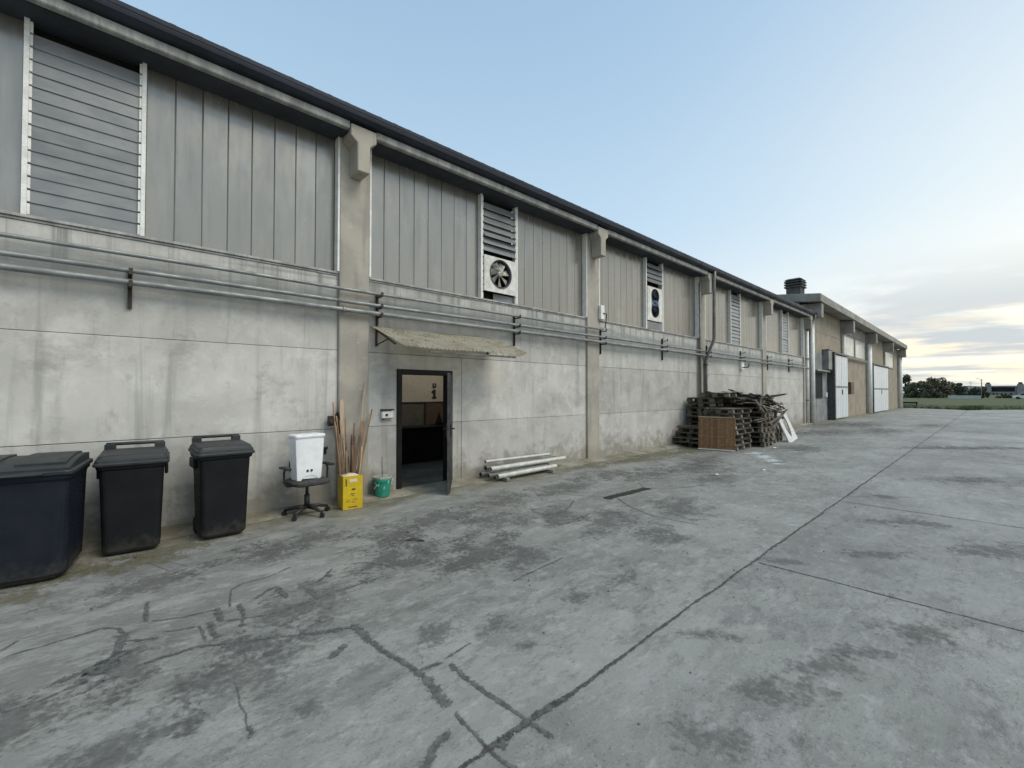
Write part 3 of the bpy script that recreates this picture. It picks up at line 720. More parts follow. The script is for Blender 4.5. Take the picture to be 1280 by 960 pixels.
# small fixtures on the wall
mb = MB(); mb.box(9.02, 9.17, -.14, -.057, 3.45, 3.80)
t = tag(mb.build('meter_box', M['white'], None, .01), 'small white box fixed high on the pilaster above the pipes', 'electrical box')
mb = MB(); mb.tube([(9.1, -.15, 3.60), (9.22, -.16, 3.60), (9.24, -.14, 3.5), (9.24, -.1, 3.25)], .012, 8); mb.build('cable', M['iron'], t)
BX = empty('junction_box', (2.51, -.055, 1.23)); tag(BX, 'dark rusty junction box on the pilaster behind the upright sticks', 'junction box')
mb = MB(); mb.box(-.09, .04, -.075, 0, -.075, .07); mb.build('box', M['iron'], BX, .01)
mb = MB(); mb.tube([(.02, -.04, .07), (.05, -.03, .12), (.09, -.02, .02), (.085, -.02, -.2)], .014, 8); mb.tube([(-.05, -.08, 0), (-.05, -.11, 0)], .04, 12); mb.build('cable_gland', M['iron'], BX)
BX = empty('intercom', (3.385, 0, 1.29)); tag(BX, 'small white box with dark hood on wall left of the doorway', 'door switch')
mb = MB(); mb.box(-.10, .10, -.07, 0, -.065, .045); mb.build('box', M['white'], BX, .012)
mb = MB(); mb.box(-.105, .105, -.075, 0, .065, .085); mb.build('hood', M['iron'], BX); mb = MB(); mb.tube([(-.03, -.07, -.01), (-.03, -.082, -.01)], .022, 12); mb.build('button', M['iron'], BX); mb = MB(); mb.tube([(-.06, -.03, -.066), (-.06, -.03, -.09)], .012, 8); mb.build('cable_gland', M['iron'], BX)
mb = MB(); mb.box(18.12, 18.38, -.1, -.001, 2.52, 2.84)
t = tag(mb.build('lamp_box', M['white'], None, .01), 'small white box under the pipes above the pallet heap', 'electrical box')
mb = MB(); mb.tube([(18.2, -.1, 2.6), (18.2, -.3, 2.6), (18.28, -.32, 2.75)], .02, 8); mb.build('hook', M['iron'], t)
mb = MB(); mb.box(-.015, .015, -.03, 0, -.05, .05); mb.tube([(0, -.03, .03), (0, -.09, .03), (0, -.09, .07)], .01, 6)
t = mb.build('wall_hook', M['iron']); t.location = (2.41, 0, .79); tag(t, 'small black hook on the wall right of the white cistern', 'hook')

# ------------------------------------------------------------------ exhaust fans set in the louvre windows
def fan(name, label, cx, cz, w, h, holes, mats, nbl):
    t = empty(name, (cx, .03, cz)); tag(t, label, 'fan')
    mb = MB(); plate_hole(mb, w, h, [(hz, r) for hz, r in holes], -.06, -.035, 0, 0)
    hs = mb.build('housing', mats[0], t)
    mb = MB(); mb.box(-w/2, -w/2+.02, -.034, .12, -h/2, h/2); mb.box(w/2-.02, w/2, -.034, .12, -h/2, h/2); mb.box(-w/2+.021, w/2-.021, -.034, .12, -h/2, -h/2+.02); mb.box(-w/2+.021, w/2-.021, -.034, .12, h/2-.02, h/2)
    mb.box(-w/2+.021, w/2-.021, .10, .118, -h/2+.021, h/2-.021)
    mb.build('casing', M['idark'], t)
    for hz, r in holes:
        mb = MB(); n = 28
        rings = [[Vector((rr*math.cos(6.2832*k/n), y, hz+rr*math.sin(6.2832*k/n))) for k in range(n)] for rr, y in ((r+.012, -.065), (r+.012, -.075), (r-.004, -.075), (r-.012, -.02), (r-.012, .06), (r, .06), (r, -.03))]
        mb.loft(rings, False, False, smooth=True); mb.build('fan_ring', mats[3], t)
        mb = MB(); mb.loft([[Vector((q*math.cos(6.2832*k/16), y, hz+q*math.sin(6.2832*k/16))) for k in range(16)] for q, y in ((r*.12, -.055), (r*.22, -.045), (r*.24, .06))], smooth=True)
        hb = mb.build('hub', mats[1], t)
        for k in range(nbl):
            a = 6.2832*k/nbl+.3
            P = []
            for q, wd, tw in ((r*.2, .030, .035), (r*.55, .05, .028), (r*.88, .06, .02)):
                for s in (-1, 1):
                    P.append((q, s*wd*r/.27, s*tw))
            def tr(q, o, d): return Vector((q*math.cos(a)-o*math.sin(a), -.01+d, hz+q*math.sin(a)+o*math.cos(a)))
            mb = MB()
            for e in (0, .006):
                mb.face([tr(P[i][0], P[i][1], P[i][2]+e) for i in (0, 1, 3, 2)]); mb.face([tr(P[i][0], P[i][1], P[i][2]+e) for i in (2, 3, 5, 4)])
            mb.build('blade', mats[1], t)
        if mats[2]:
            mb = MB()
            for k in range(1, 6):
                q = r*k/5.2
                for j in range(24):
                    a0, a1 = 6.2832*j/24, 6.2832*(j+1)/24
                    mb.tube([(q*math.cos(a0), -.072, hz+q*math.sin(a0)), (q*math.cos(a1), -.072, hz+q*math.sin(a1))], .0035, 4, False)
            for j in range(4):
                a0 = .785*j; mb.tube([(-r*math.cos(a0), -.074, hz-r*math.sin(a0)), (r*math.cos(a0), -.074, hz+r*math.sin(a0))], .005, 4)
            mb.build('guard', mats[2], t)
    return t
M['blade'] = simple('fan_blade', (.40, .39, .34), (.26, .25, .21), 8, .5, .3)
f1 = fan('exhaust_fan', 'white square exhaust fan with seven grey blades below the louvres', LC[2], 3.975, .84, .70, [(.03, .275)], (M['fanwhite'], M['blade'], None, M['dooredge']), 7)
f2 = fan('exhaust_fan', 'tall white unit with two dark blue fans stacked in the wall', LC[3]-.03, 4.2, .82, .98, [(-.17, .2), (.24, .2)], (M['fanwhite'], M['dkblue'], M['dkblue'], M['dkblue']), 5)
mb = MB(); mb.box(-.2, .2, -.064, -.061, -.045, .115); mb.build('blue_strip', M['blue'], f2)
mb = MB(); mb.box(-.3, -.21, -.0635, -.061, -.4, .44); mb.build('side_strip', M['white'], f2); mb = MB(); mb.box(.25, .3, -.0635, -.061, -.4, .44); mb.build('side_strip', M['white'], f2)
mb = MB(); mb.box(LC[3]-.42, LC[3]+.42, .0, .05, 3.475, 3.69); mb.build('lower_panel', M['steelbox'], WH)
mb = MB(); mb.box(LC[2]-.12, LC[2]+.42, .06, .07, 3.475, 3.61); mb.build('lower_panel', M['steelbox'], WH)

# ------------------------------------------------------------------ canopy over the door
CN = empty('canopy', (4.4, 0, 2.5)); tag(CN, 'sagging corrugated translucent canopy sheet over the open doorway', 'canopy')
mb = MB(); NXc, NYc = 96, 10; grid = []
for i in range(NXc+1):
    u = i/NXc; row = []
    for j in range(NYc+1):
        v = j/NYc
        x = 3.1+u*2.45+v*(.14+.10*u) - 4.4
        y = -.02-v*.80
        z = 2.70-.36*v - .0 + .016*math.sin(u*2.45/.076*6.2832)
        z -= .012*math.sin(u*6)*v
        if u > .6: z -= .055*math.sin((u-.6)/.4*2.6)*max(0, v-.55)/.45*1.0
        if u > .93: z += .05*(u-.93)/.07*v
        row.append(mb.bm.verts.new((x, y, z-2.5)))
    grid.append(row)
for i in range(NXc):
    for j in range(NYc):
        if j == NYc-1 and .72 < i/NXc < .86 and (i//3) % 2: continue
        f = mb.bm.faces.new((grid[i][j], grid[i+1][j], grid[i+1][j+1], grid[i][j+1])); f.smooth = True
mb.build('sheet', M['canopy'], CN)
for x in (-1.2, 1.1):
    mb = MB()
    mb.box(x-.015, x+.015, -.03, -.004, -.12, .17); mb.box(x-.015, x+.015, -.70, -.03, -.005, .02, Matrix.Translation((0, 0, .15)) @ Matrix.Rotation(R(-24) * -1, 4, 'X') @ Matrix.Translation((0, 0, 0)))
    mb.tube([(x, -.02, -.10), (x, -.40, -.04)], .010, 6)
    mb.build('bracket', M['iron'], CN)
mb = MB(); mb.box(-.7, 1.12, -.80, -.77, -.235, -.205); mb.build('front_rail', M['palletpale'], CN)

# ------------------------------------------------------------------ bins
def bin_wheeled(loc, rz, label, s=1.0):
    t = empty('wheelie_bin', loc, rz); tag(t, label, 'bin')
    mb = MB()
    mb.loft([rrect(.19, .20, .05, .02), rrect(.218, .225, .055, .05), rrect(.236, .248, .05, .60), rrect(.243, .262, .045, .78), rrect(.243, .262, .045, .80), rrect(.262, .278, .045, .805), rrect(.268, .284, .04, .845), rrect(.24, .26, .04, .846), rrect(.23, .25, .04, .80)], smooth=False)
    for x in (-.16, .16): mb.box(x-.02, x+.02, .19, .25, .02, .12)
    b = mb.build('body', M['bin'], t, .006)
    mb = MB(); mb.box(.244, .275, -.05, .24, .70, .80); mb.build('lifting_rib', M['bin'], b, .01)
    mb = MB(); mb.box(-.275, -.244, -.05, .24, .70, .80); mb.build('lifting_rib', M['bin'], b, .01)
    mb = MB()
    mb.loft([rrect(.282, .298, .04, .838, 0, -.005), rrect(.286, .302, .04, .862, 0, -.005), rrect(.274, .290, .04, .866, 0, 0), rrect(.272, .286, .04, .893, 0, 0), rrect(.262, .274, .04, .899, 0, .004), rrect(.252, .258, .04, .925, 0, .01), rrect(.240, .244, .04, .931, 0, .012), rrect(.10, .10, .04, .936, 0, .012)])
    for v in mb.bm.verts: v.co.z += (v.co.y+.3)*.035
    l = mb.build('lid', M['binlid'], t, .006)
    mb = MB()
    for x in (-.2, .2): mb.box(x-.045, x+.045, .235, .31, .90, .995)
    mb.tube([(-.235, .285, .995), (.235, .285, .995)], .017, 10)
    mb.build('handle', M['binlid'], t, .008)
    for x in (-.2, .2):
        mb = MB(); mb.tube([(x-.02, .235, .085), (x+.02, .235, .085)], .085, 20); mb.build('wheel', M['rubber'], t)
    return t
b1 = bin_wheeled((.25, -.50, 0), R(-5), 'black wheelie bin standing right beside the large navy container'); b1.scale = (1.05, 1, 1.09)
b2 = bin_wheeled((1.025, -.56, 0), R(1), 'black wheelie bin standing alone between its twin and office chair'); b2.scale = (1.0, 1, 1.12)

CT = empty('waste_container', (-.80, -.70, 0), R(-8)); tag(CT, 'large dark navy waste container with ridged lid left of the bins', 'waste container')
mb = MB()
mb.loft([rrect(.60, .34, .12, .02), rrect(.632, .375, .10, .07), rrect(.647, .392, .07, .82), rrect(.65, .395, .06, .88), rrect(.665, .41, .05, .89), rrect(.67, .415, .05, .935)])
mb.build('body', M['cont'], CT, .008)
mb = MB()
mb.loft([rrect(.685, .43, .05, .93), rrect(.687, .432, .05, .965), rrect(.67, .41, .05, .975)])
l = None
rings = []
for k in range(15):
    a = k/14; y = -.40+.80*a; z = .976+.075*math.sin(math.pi*min(1, .08+a*.62))
    rings.append((y, z))
mb.prism_x([(r[0], r[1]) for r in rings]+[(.40, .95), (-.40, .95)], -.655, .655)
for x in (-.45, 0, .45):
    mb.prism_x([(r[0], r[1]+.018) for r in rings[2:-1]]+[(r[0], r[1]-.01) for r in reversed(rings[2:-1])], x-.16, x+.16)
l = mb.build('lid', M['contlid'], CT, .006)
mb = MB(); mb.tube([(-.5, -.445, .95), (.5, -.445, .95)], .012, 8); mb.build('handle', M['contlid'], l)
for x in (-.45, .45):
    for y in (-.2, .22):
        mb = MB(); mb.tube([(x-.02, y, .06), (x+.02, y, .06)], .06, 16); mb.build('caster', M['rubber'], CT)

# ------------------------------------------------------------------ office chair with cistern
CH = empty('office_chair', (2.03, -.42, 0), R(6)); tag(CH, 'grey office chair on casters carrying a white cistern by the wall', 'chair')
mb = MB(); mb.loft([rrect(.20, .19, .09, .415), rrect(.235, .225, .09, .43), rrect(.24, .23, .09, .465), rrect(.21, .20, .09, .487)]); mb.build('seat', M['chair'], CH, .01, 2)
mb = MB(); mb.tube([(0, 0, .1), (0, 0, .28)], .035, 14); mb.tube([(0, 0, .28), (0, 0, .41)], .02, 12); mb.box(-.1, .1, -.09, .09, .395, .416); mb.build('column', M['chairp'], CH)
bs = None
for k in range(5):
    a = R(215+72*k); c, s = math.cos(a), math.sin(a)
    mb = MB(); mb.tube([(c*.02, s*.02, .115), (c*.15, s*.15, .105), (c*.28, s*.28, .075)], [.03, .024, .018], 8)
    lg = mb.build('leg', M['chairp'], CH)
    mb = MB(); Mx = Matrix.Translation((c*.28, s*.28, .03)) @ Matrix.Rotation(a+.6, 4, 'Z')
    for o in (-.016, .016): mb.tube([Mx @ Vector((o-.009, 0, 0)), Mx @ Vector((o+.009, 0, 0))], .03, 14)
    mb.tube([(c*.28, s*.28, .03), (c*.28, s*.28, .08)], .008, 6); mb.build('caster', M['rubber'], lg)
for s in (-1, 1):
    mb = MB(); mb.tube([(s*.15, .02, .41), (s*.25, .02, .415), (s*.285, .02, .47), (s*.29, .02, .60), (s*.275, .02, .645)], .014, 8)
    mb.box(s*.285-.035, s*.285+.035, -.13, .12, .645, .67)
    mb.build('armrest', M['chairp'], CH, .008)
mb = MB(); mb.tube([(0, .2, .42), (0, .27, .46), (0, .29, .66)], .02, 8); mb.box(-.12, .12, .275, .295, .56, .70); mb.build('back_support', M['chairp'], CH, .008)
CI = empty('cistern', (2.02, -.43, .488), R(10)); tag(CI, 'white plastic toilet cistern set upright on the office chair', 'cistern')
mb = MB()
n = 13
for (yy) in (0,):
    rings = []
    for z, hx, hy in ((0.0, .165, .085), (.15, .175, .09), (.35, .187, .095), (.56, .197, .10)):
        rings.append([Vector((-hx+2*hx*k/16, -hy+.012*abs(k/8-1)**4, z)) for k in range(17)]+[Vector((hx-2*hx*k/16, hy, z)) for k in range(17)])
    mb.loft(rings)
    for v in mb.bm.verts:                       # arched lower edge
        if v.co.z < .01 and v.co.y < 0: v.co.z = .05*max(0, 1-(v.co.x/.11)**2)**.5
mb.build('tank', M['porc'], CI, .006, 2)
mb = MB(); mb.loft([rrect(.205, .11, .03, .555), rrect(.212, .116, .035, .575), rrect(.208, .112, .03, .598), rrect(.17, .08, .03, .604)]); mb.build('lid', M['porc'], CI, .004)
for x in (-.035, .02):
    mb = MB(); mb.tube([(x, -.095, .12), (x, -.082, .12)], .017, 14); mb.build('button', M['ink'], CI)

# ------------------------------------------------------------------ yellow tin of sticks
YB = empty('yellow_tin', (2.62, -.42, 0), R(-7)); tag(YB, 'tall yellow printed tin holding wooden sticks beside the office chair', 'tin')
mb = MB(); h = .47; w = .135; th = .006
mb.box(-w, w, -w, -w+th, .004, h); mb.box(-w, w, w-th, w, .004, h); mb.box(-w, -w+th, -w+th, w-th, .004, h); mb.box(w-th, w, -w+th, w-th, .004, h); mb.box(-w+th, w-th, -w+th, w-th, .004, .012)
mb.build('body', M['yellow'], YB)
mb = MB(); mb.box(-.045, .06, -w-.002, -w, .385, .425); mb.build('label', M['labelw'], YB)
mb = MB()
for (x0, x1, z0, z1) in ((-.1, -.085, .33, .43), (-.015, .035, .27, .292), (-.03, .03, .212, .222), (-.015, .015, .19, .198), (-.09, -.03, .135, .14), (.0, .07, .135, .141), (-.02, .02, .10, .108), (-.06, .06, .03, .042), (-.1, -.04, .11, .115)):
    mb.box(x0, x1, -w-.0018, -w, z0, z1)
mb.build('print', M['ink'], YB)
mb = MB(); mb.loft([rrect(.10, .10, .05, .425), rrect(.118, .118, .05, .455), rrect(.05, .05, .03, .485)]); mb.build('wadding', M['labelw'], YB)
sticks = [ # foot (dx, dy), top x, top y, top z, r, pale, label
 ((-.09, .05), 2.475, -.14, 1.50, .016, 0, 'thick brown stick at left edge of the bundle, taller than its neighbours'),
 ((-.05, .06), 2.60, -.13, 1.54, .026, 2, 'broad grey weathered slat with rounded end standing in yellow tin'),
 ((.03, .04), 2.985, -.10, 1.79, .015, 1, 'longest pale stick in the yellow tin leaning to the right'),
 ((.05, .05), 3.10, -.09, 1.38, .012, 0, None), ((.06, .0), 3.05, -.12, 1.30, .011, 1, None),
 ((-.07, .0), 2.50, -.20, 1.30, .012, 0, None), ((-.10, -.02), 2.47, -.22, 1.22, .014, 0, None), ((-.04, .02), 2.56, -.22, 1.18, .013, 1, None),
 ((-.01, .05), 2.64, -.18, 1.26, .012, 0, None), ((.0, .0), 2.72, -.22, 1.02, .017, 0, None), ((.05, .03), 2.95, -.14, 1.18, .013, 0, None),
 ((.07, -.03), 2.84, -.30, 1.08, .012, 1, None), ((.08, .05), 3.0, -.15, 1.05, .013, 0, None), ((-.06, -.06), 2.575, -.38, .80, .015, 1, None),
 ((.02, -.05), 2.68, -.35, .88, .02, 0, None), ((.08, -.06), 2.80, -.40, .85, .015, 1, None), ((-.02, -.03), 2.60, -.30, 1.0, .014, 0, None)]
for k in range(16):
    fx_, fy_ = rnd.uniform(-.1, .1), rnd.uniform(-.09, .09); lean = fx_*1.2+(.0 if fx_ < 0 else .12)
    sticks.append(((fx_, fy_), 2.62+fx_+lean*rnd.uniform(.2, 1.1), -.42+fy_+rnd.uniform(.05, .2), rnd.uniform(.7, 1.25), rnd.uniform(.010, .018), 1 if k % 5 == 0 else 0, None))
for (fx, fy), tx, ty, tz, r, pale, lab in sticks:
    f = Vector((2.62+fx, -.42+fy, .02)); tp = Vector((tx, ty, tz))
    mb = MB()
    d = (tp-f); L = d.length; q = d.to_track_quat('X', 'Z').to_matrix().to_4x4(); q.translation = (0, 0, 0)
    if pale == 2: mb.loft([[Vector((x, y*wd, z*.012)) for y, z in ((-1, -1), (1, -1), (1, 1), (-1, 1))] for x, wd in ((0, .022), (L*.7, .026), (L*.94, .03), (L*.985, .022), (L, .012))])
    else:
        nseg = 6; pts = [(L*k/nseg, mnoise.noise(Vector((k*.7, tx*9, tz*5)))*.014*(0 < k < nseg), mnoise.noise(Vector((k*.7, 3, tx*7)))*.012*(0 < k < nseg)) for k in range(nseg+1)]
        mb.tube(pts, [r*(1+.12*rnd.uniform(-1, 1))*(1-.25*k/nseg) for k in range(nseg+1)], 7)
    o = mb.build('stick', M['palestick'] if pale else M['stick'])
    o.location = f; o.rotation_euler = d.to_track_quat('X', 'Z').to_euler()
    tag(o, lab or ('short pale stick standing in the yellow tin' if pale else 'thin brown stick standing in the yellow tin'), 'stick', 'wooden sticks in the yellow tin')

# green bucket
GB = empty('bucket', (3.23, -.19, .03)); tag(GB, 'green plastic bucket caked with cement left of the doorway', 'bucket')
mb = MB(); mb.loft([circ(.105, 0, 28), circ(.125, .20, 28), circ(.13, .235, 28), circ(.142, .236, 28), circ(.143, .29, 28), circ(.135, .291, 28), circ(.128, .24, 28), circ(.122, .22, 28)], smooth=False)
mb.build('body', M['green'], GB)
mb = MB(); n = 28
mb.loft([[p+Vector((0, 0, .006*mnoise.noise(p*30))) for p in circ(q, z, n)] for q, z in ((.1445, .27), (.15, .295), (.146, .305), (.128, .303), (.10, .285), (.03, .28))], False, True); mb.build('cement_rim', M['cement'], GB)
mb = MB()
for k in range(9):
    a = rnd.uniform(3.3, 6.1); z = rnd.uniform(.13, .25); q = .118+.02*z/.25+.012
    c = Vector((q*math.cos(a), q*math.sin(a), z)); s_ = rnd.uniform(.008, .02)
    mb.loft([[c+Vector((s_*k2*math.cos(j), s_*k2*math.sin(j)*.4, s_*1.5*math.sin(j+k2))) for j in (0, 1.25, 2.5, 3.8, 5)] for k2 in (1, .5)])
mb.build('cement_splash', M['cement'], GB)
mb = MB(); mb.tube([(.142*math.cos(a), .06*abs(math.sin(a))+.03, .26-.13*math.sin(a)) for a in [R(-0)+math.pi*k/12 for k in range(13)]], .004, 6); mb.build('handle', M['iron'], GB)
mb = MB(); mb.tube([(0, 0, 0), (.02, .05, .32)], .005, 6); w_ = mb.build('wire', M['iron']); w_.location = (3.25, -.14, .30); tag(w_, 'thin wire sticking up out of the green bucket', 'wire')

# tubes lying at the wall
def tubeobj(p, q, r, m, lab, half=False):
    p, q = Vector(p), Vector(q); d = q-p; L = d.length
    mb = MB(); n = 14
    prof = [(r*math.cos(6.2832*k/n), r*math.sin(6.2832*k/n)) for k in range(n)]; inn = [(a*.86, b*.86) for a, b in prof]
    mb.loft([[Vector((0, a, b)) for a, b in inn], [Vector((0, a, b)) for a, b in prof], [Vector((L, a, b)) for a, b in prof], [Vector((L, a, b)) for a, b in inn], [Vector((L*.6, a, b)) for a, b in inn]], False, True)
    o = mb.build('tube', m); o.location = p; o.rotation_euler = d.to_track_quat('X', 'Z').to_euler()
    tag(o, lab, 'tube', 'tubes lying at the wall foot')
tubeobj((5.32, -.17, .335), (7.15, -.12, .30), .028, M['tubeal'], 'thin pale tube on top of the pile, closest to the wall')
tubeobj((5.28, -.22, .225), (7.25, -.20, .215), .045, M['tubedk'], 'grey tube under the thin pale one in the pile')
tubeobj((5.28, -.37, .225), (7.45, -.30, .21), .042, M['tubeal'], 'longest pale tube, middle of the pile right of the door')
tubeobj((5.18, -.20, .115), (7.0, -.20, .115), .045, M['tubedk'], 'dark grey tube at the bottom of the pile by the wall')
tubeobj((5.33, -.51, .10), (7.0, -.44, .10), .044, M['tubeal'], 'pale tube lowest and nearest the yard in the pile')
tubeobj((5.2, -.40, .115), (6.8, -.36, .115), .04, M['tubedk'], 'grey tube wedged below the longest pale tube')
for x in (5.5, 6.75):
    mb = MB(); mb.box(x-.04, x+.04, -.62, -.10, .002, .068); b = mb.build('wood_block', M['palletpale'], None, .005)
    tag(b, 'wooden batten under the %s end of the tube pile' % ('near' if x < 6 else 'far'), 'batten')

# ------------------------------------------------------------------ pallet heap
def pallet_proto():
    t = empty('pallet', (0, 0, 0))
    mb = MB()
    for k in range(7):
        y = -.36+.12*k+rnd.uniform(-.008, .008); w = rnd.choice((.045, .05, .04)); dl = rnd.uniform(-.01, .01)
        mb.box(-.6+dl, .6+dl, y-w, y+w, .122, .144)
    mb.build('top_deck', M['pallet'], t)
    mb = MB()
    for y in (-.35, 0, .35): mb.box(-.6, .6, y-.05, y+.05, 0, .02)
    mb.build('bottom_deck', M['pallet'], t)
    for x in (-.55, 0, .55):
        mb = MB()
        mb.box(x-.05, x+.05, -.4, .4, .10, .121)
        for y in (-.35, 0, .35): mb.box(x-.05, x+.05, y-.072, y+.072, .021, .099)
        mb.build('stringer', M['pallet'], t)
    return t
protos = [pallet_proto(), pallet_proto(), pallet_proto()]
used = set()
def pallet(loc, rz, rx=0, ry=0, label=None, k=None):
    k = rnd.randrange(3) if k is None else k
    src = protos[k]
    if k not in used: o = src; used.add(k)
    else:
        o = src.copy(); COL.objects.link(o)
        for ch in src.children:
            c = ch.copy(); COL.objects.link(c); c.parent = o
    o.location = loc; o.rotation_euler = (rx, ry, rz)
    tag(o, label or 'weathered dark wooden pallet in the heap against the wall', 'pallet', 'weathered pallets heaped against the wall')
    return o
stacks = [ # centre x, y, count, base yaw, jitter, base z
 (13.62, -.50, 4, 0, .05, .004), (14.2, -.50, 6, 0, .05, .60), (13.55, -1.38, 8, 0, .07, .004), (14.90, -.48, 4, 0, .05, .004), (15.45, -.5, 5, 0, .06, .60), (14.9, -1.40, 8, 90, .08, .004),
 (16.12, -.62, 4, 0, .06, .004), (15.75, -1.28, 7, 90, .09, .004), (16.72, -.7, 3, 90, .08, .60), (17.3, -.7, 5, 90, .09, .004), (16.75, -1.15, 4, 90, .05, .004)]
for sx, sy, n, yaw, j, z in stacks:
    for k in range(n):
        lab = None
        pallet((sx+rnd.uniform(-j, j)*(1+k*.08), sy+rnd.uniform(-j, j)*.6, z), R(yaw)+rnd.uniform(-.07, .07), rnd.uniform(-.008, .008), rnd.uniform(-.01, .01), lab)
        z += .1475
pallet((14.15, -.95, 1.49), R(2), R(0), 0, 'topmost pallet at the left end of the heap, lying flat')
pallet((16.0, -1.0, 1.37), R(12), R(3), R(8), 'topmost pallet of the heap tilted down to the right')
pallet((14.95, -.9, 1.36), R(-6), R(3), R(-3), 'loose pallet lying on top in the middle of the heap')
pallet((17.1, -.95, 1.06), R(15), R(5), R(16), 'pallet sliding off the right end of the heap')
pallet((17.1, -1.1, .80), R(82), R(5), R(-6), 'pallet lying askew beneath the white framed panel')
pallet((13.2, -.52, .1), R(88), R(5), R(0), 'low pallet leaning out at the left foot of the heap')
# loose boards
boards = [((13.4, -1.3, 1.66), (14.9, -1.36, 1.65), .14, 1, 'pale board lying along the top edge of the heap'),
          ((14.2, -1.98, 1.28), (16.2, -2.0, .98), .09, 1, 'long greyed board sagging across the front of the heap'),
          ((15.8, -1.98, .98), (16.7, -1.8, 1.15), .08, 1, 'short greyed board rising to the right on the heap front'),
          ((14.5, -1.7, 1.5), (17.3, -1.2, 1.16), .11, 0, 'long dark plank across the top of the heap'),
          ((15.2, -1.9, 1.35), (17.4, -1.3, .98), .1, 0, 'dark plank below the long top plank of the heap'),
          ((13.2, -1.92, 1.36), (14.9, -1.97, 1.30), .08, 0, 'dark board jutting from the upper left front of the heap'),
          ((14.0, -1.96, 1.42), (14.5, -2.02, 1.05), .05, 1, 'short broken pale batten hanging on the heap front'),
          ((14.35, -2.0, 1.45), (14.15, -2.04, 1.12), .04, 1, 'thin broken splinter hanging beside the pale batten'),
          ((13.5, -.15, .9), (13.5, -1.0, .92), .07, 0, 'dark board across the left end of the heap'),
          ((12.92, -.12, .62), (12.96, -.8, .66), .09, 0, 'greyed board low across the left end of the heap')]
rb = random.Random(21)
for k in range(75):
    cx_ = rb.uniform(14.5, 16.3); cy_ = rb.uniform(-1.85, -.35); L_ = rb.uniform(.9, 1.8)
    zt = 1.50 - max(0, cx_-15.2)*.22 + rb.uniform(-.24, .10); a_ = rb.gauss(0, .16)+(1.57 if rb.random() < .2 else 0); sl_ = max(-.3, min(.05, rb.gauss(-.08 if cx_ < 15.6 else -.17, .06)))
    boards.append(((cx_-L_/2*math.cos(a_), cy_-L_/2*math.sin(a_), zt-L_/2*sl_), (cx_+L_/2*math.cos(a_), cy_+L_/2*math.sin(a_), zt+L_/2*sl_), rb.uniform(.07, .13), 1 if rb.random() < .2 else 0, None))
for k in range(12):
    x_ = rb.uniform(14.3, 16.2); L_ = rb.uniform(.8, 1.6); z_ = rb.uniform(.75, 1.4); sl_ = rb.gauss(-.1, .2)
    boards.append(((x_-L_/2, -2.0-rb.random()*.06, z_-sl_*L_/2), (x_+L_/2, -1.95-rb.random()*.06, z_+sl_*L_/2), rb.uniform(.05, .1), 1 if rb.random() < .3 else 0, None))
for k in range(4):
    z_ = .15+.145*k; boards.append(((12.86+rb.uniform(-.03, .05), rb.uniform(-.2, -.05), z_), (12.9+rb.uniform(-.03, .04), -.05-rb.uniform(.7, 1.1), z_+rb.uniform(-.04, .04)), rb.uniform(.08, .12), 0, None))
for p, q, w, pale, lab in boards:
    p, q = Vector(p), Vector(q); d = q-p; L = d.length
    mb = MB(); mb.box(0, L, -w/2, w/2, -.012, .012)
    o = mb.build('board', M['palletpale'] if pale else M['pallet'], None, .003); o.location = p; o.rotation_euler = d.to_track_quat('X', 'Z').to_euler()
    o.rotation_euler.x += rnd.uniform(-.3, .3)
    tag(o, lab or ('loose greyed board tangled in the pallet heap' if pale else 'loose dark board tangled in the pallet heap'), 'board', 'loose boards on the pallet heap')

# woven reed panel
RP = empty('reed_panel', (12.70, -1.37, .015), R(-77)); tag(RP, 'brown woven reed panel leaning upright against the pallet heap', 'reed panel')
RP.rotation_euler = (R(-5), 0, R(-76))
mb = MB(); x = -.47
while x < .47:
    w = rnd.uniform(.012, .02)
    h = .92+rnd.uniform(-.012, .012)
    mb.loft([[Vector((x, -.006+rnd.uniform(-.003, .003), z)), Vector((x+w/2, -.014, z)), Vector((x+w, -.006, z)), Vector((x+w/2, .004, z))] for z in (.03, h*.35, h*.7, h)]); x += w*.95
mb.build('reeds', M['reed'], RP)
mb = MB()
for z in (.12, .38, .62, .86): mb.box(-.475, .475, -.018, .006, z-.006, z+.006)
mb.build('binding', M['stick'], RP)
mb = MB(); mb.box(-.48, .48, -.03, .012, .0, .03); mb.build('bottom_batten', M['litter'], RP)
mb = MB(); mb.box(-.14, -.125, -.022, -.015, .03, .92); mb.box(-.48, .48, -.02, .008, .915, .94); mb.build('edge_batten', M['palestick'], RP)

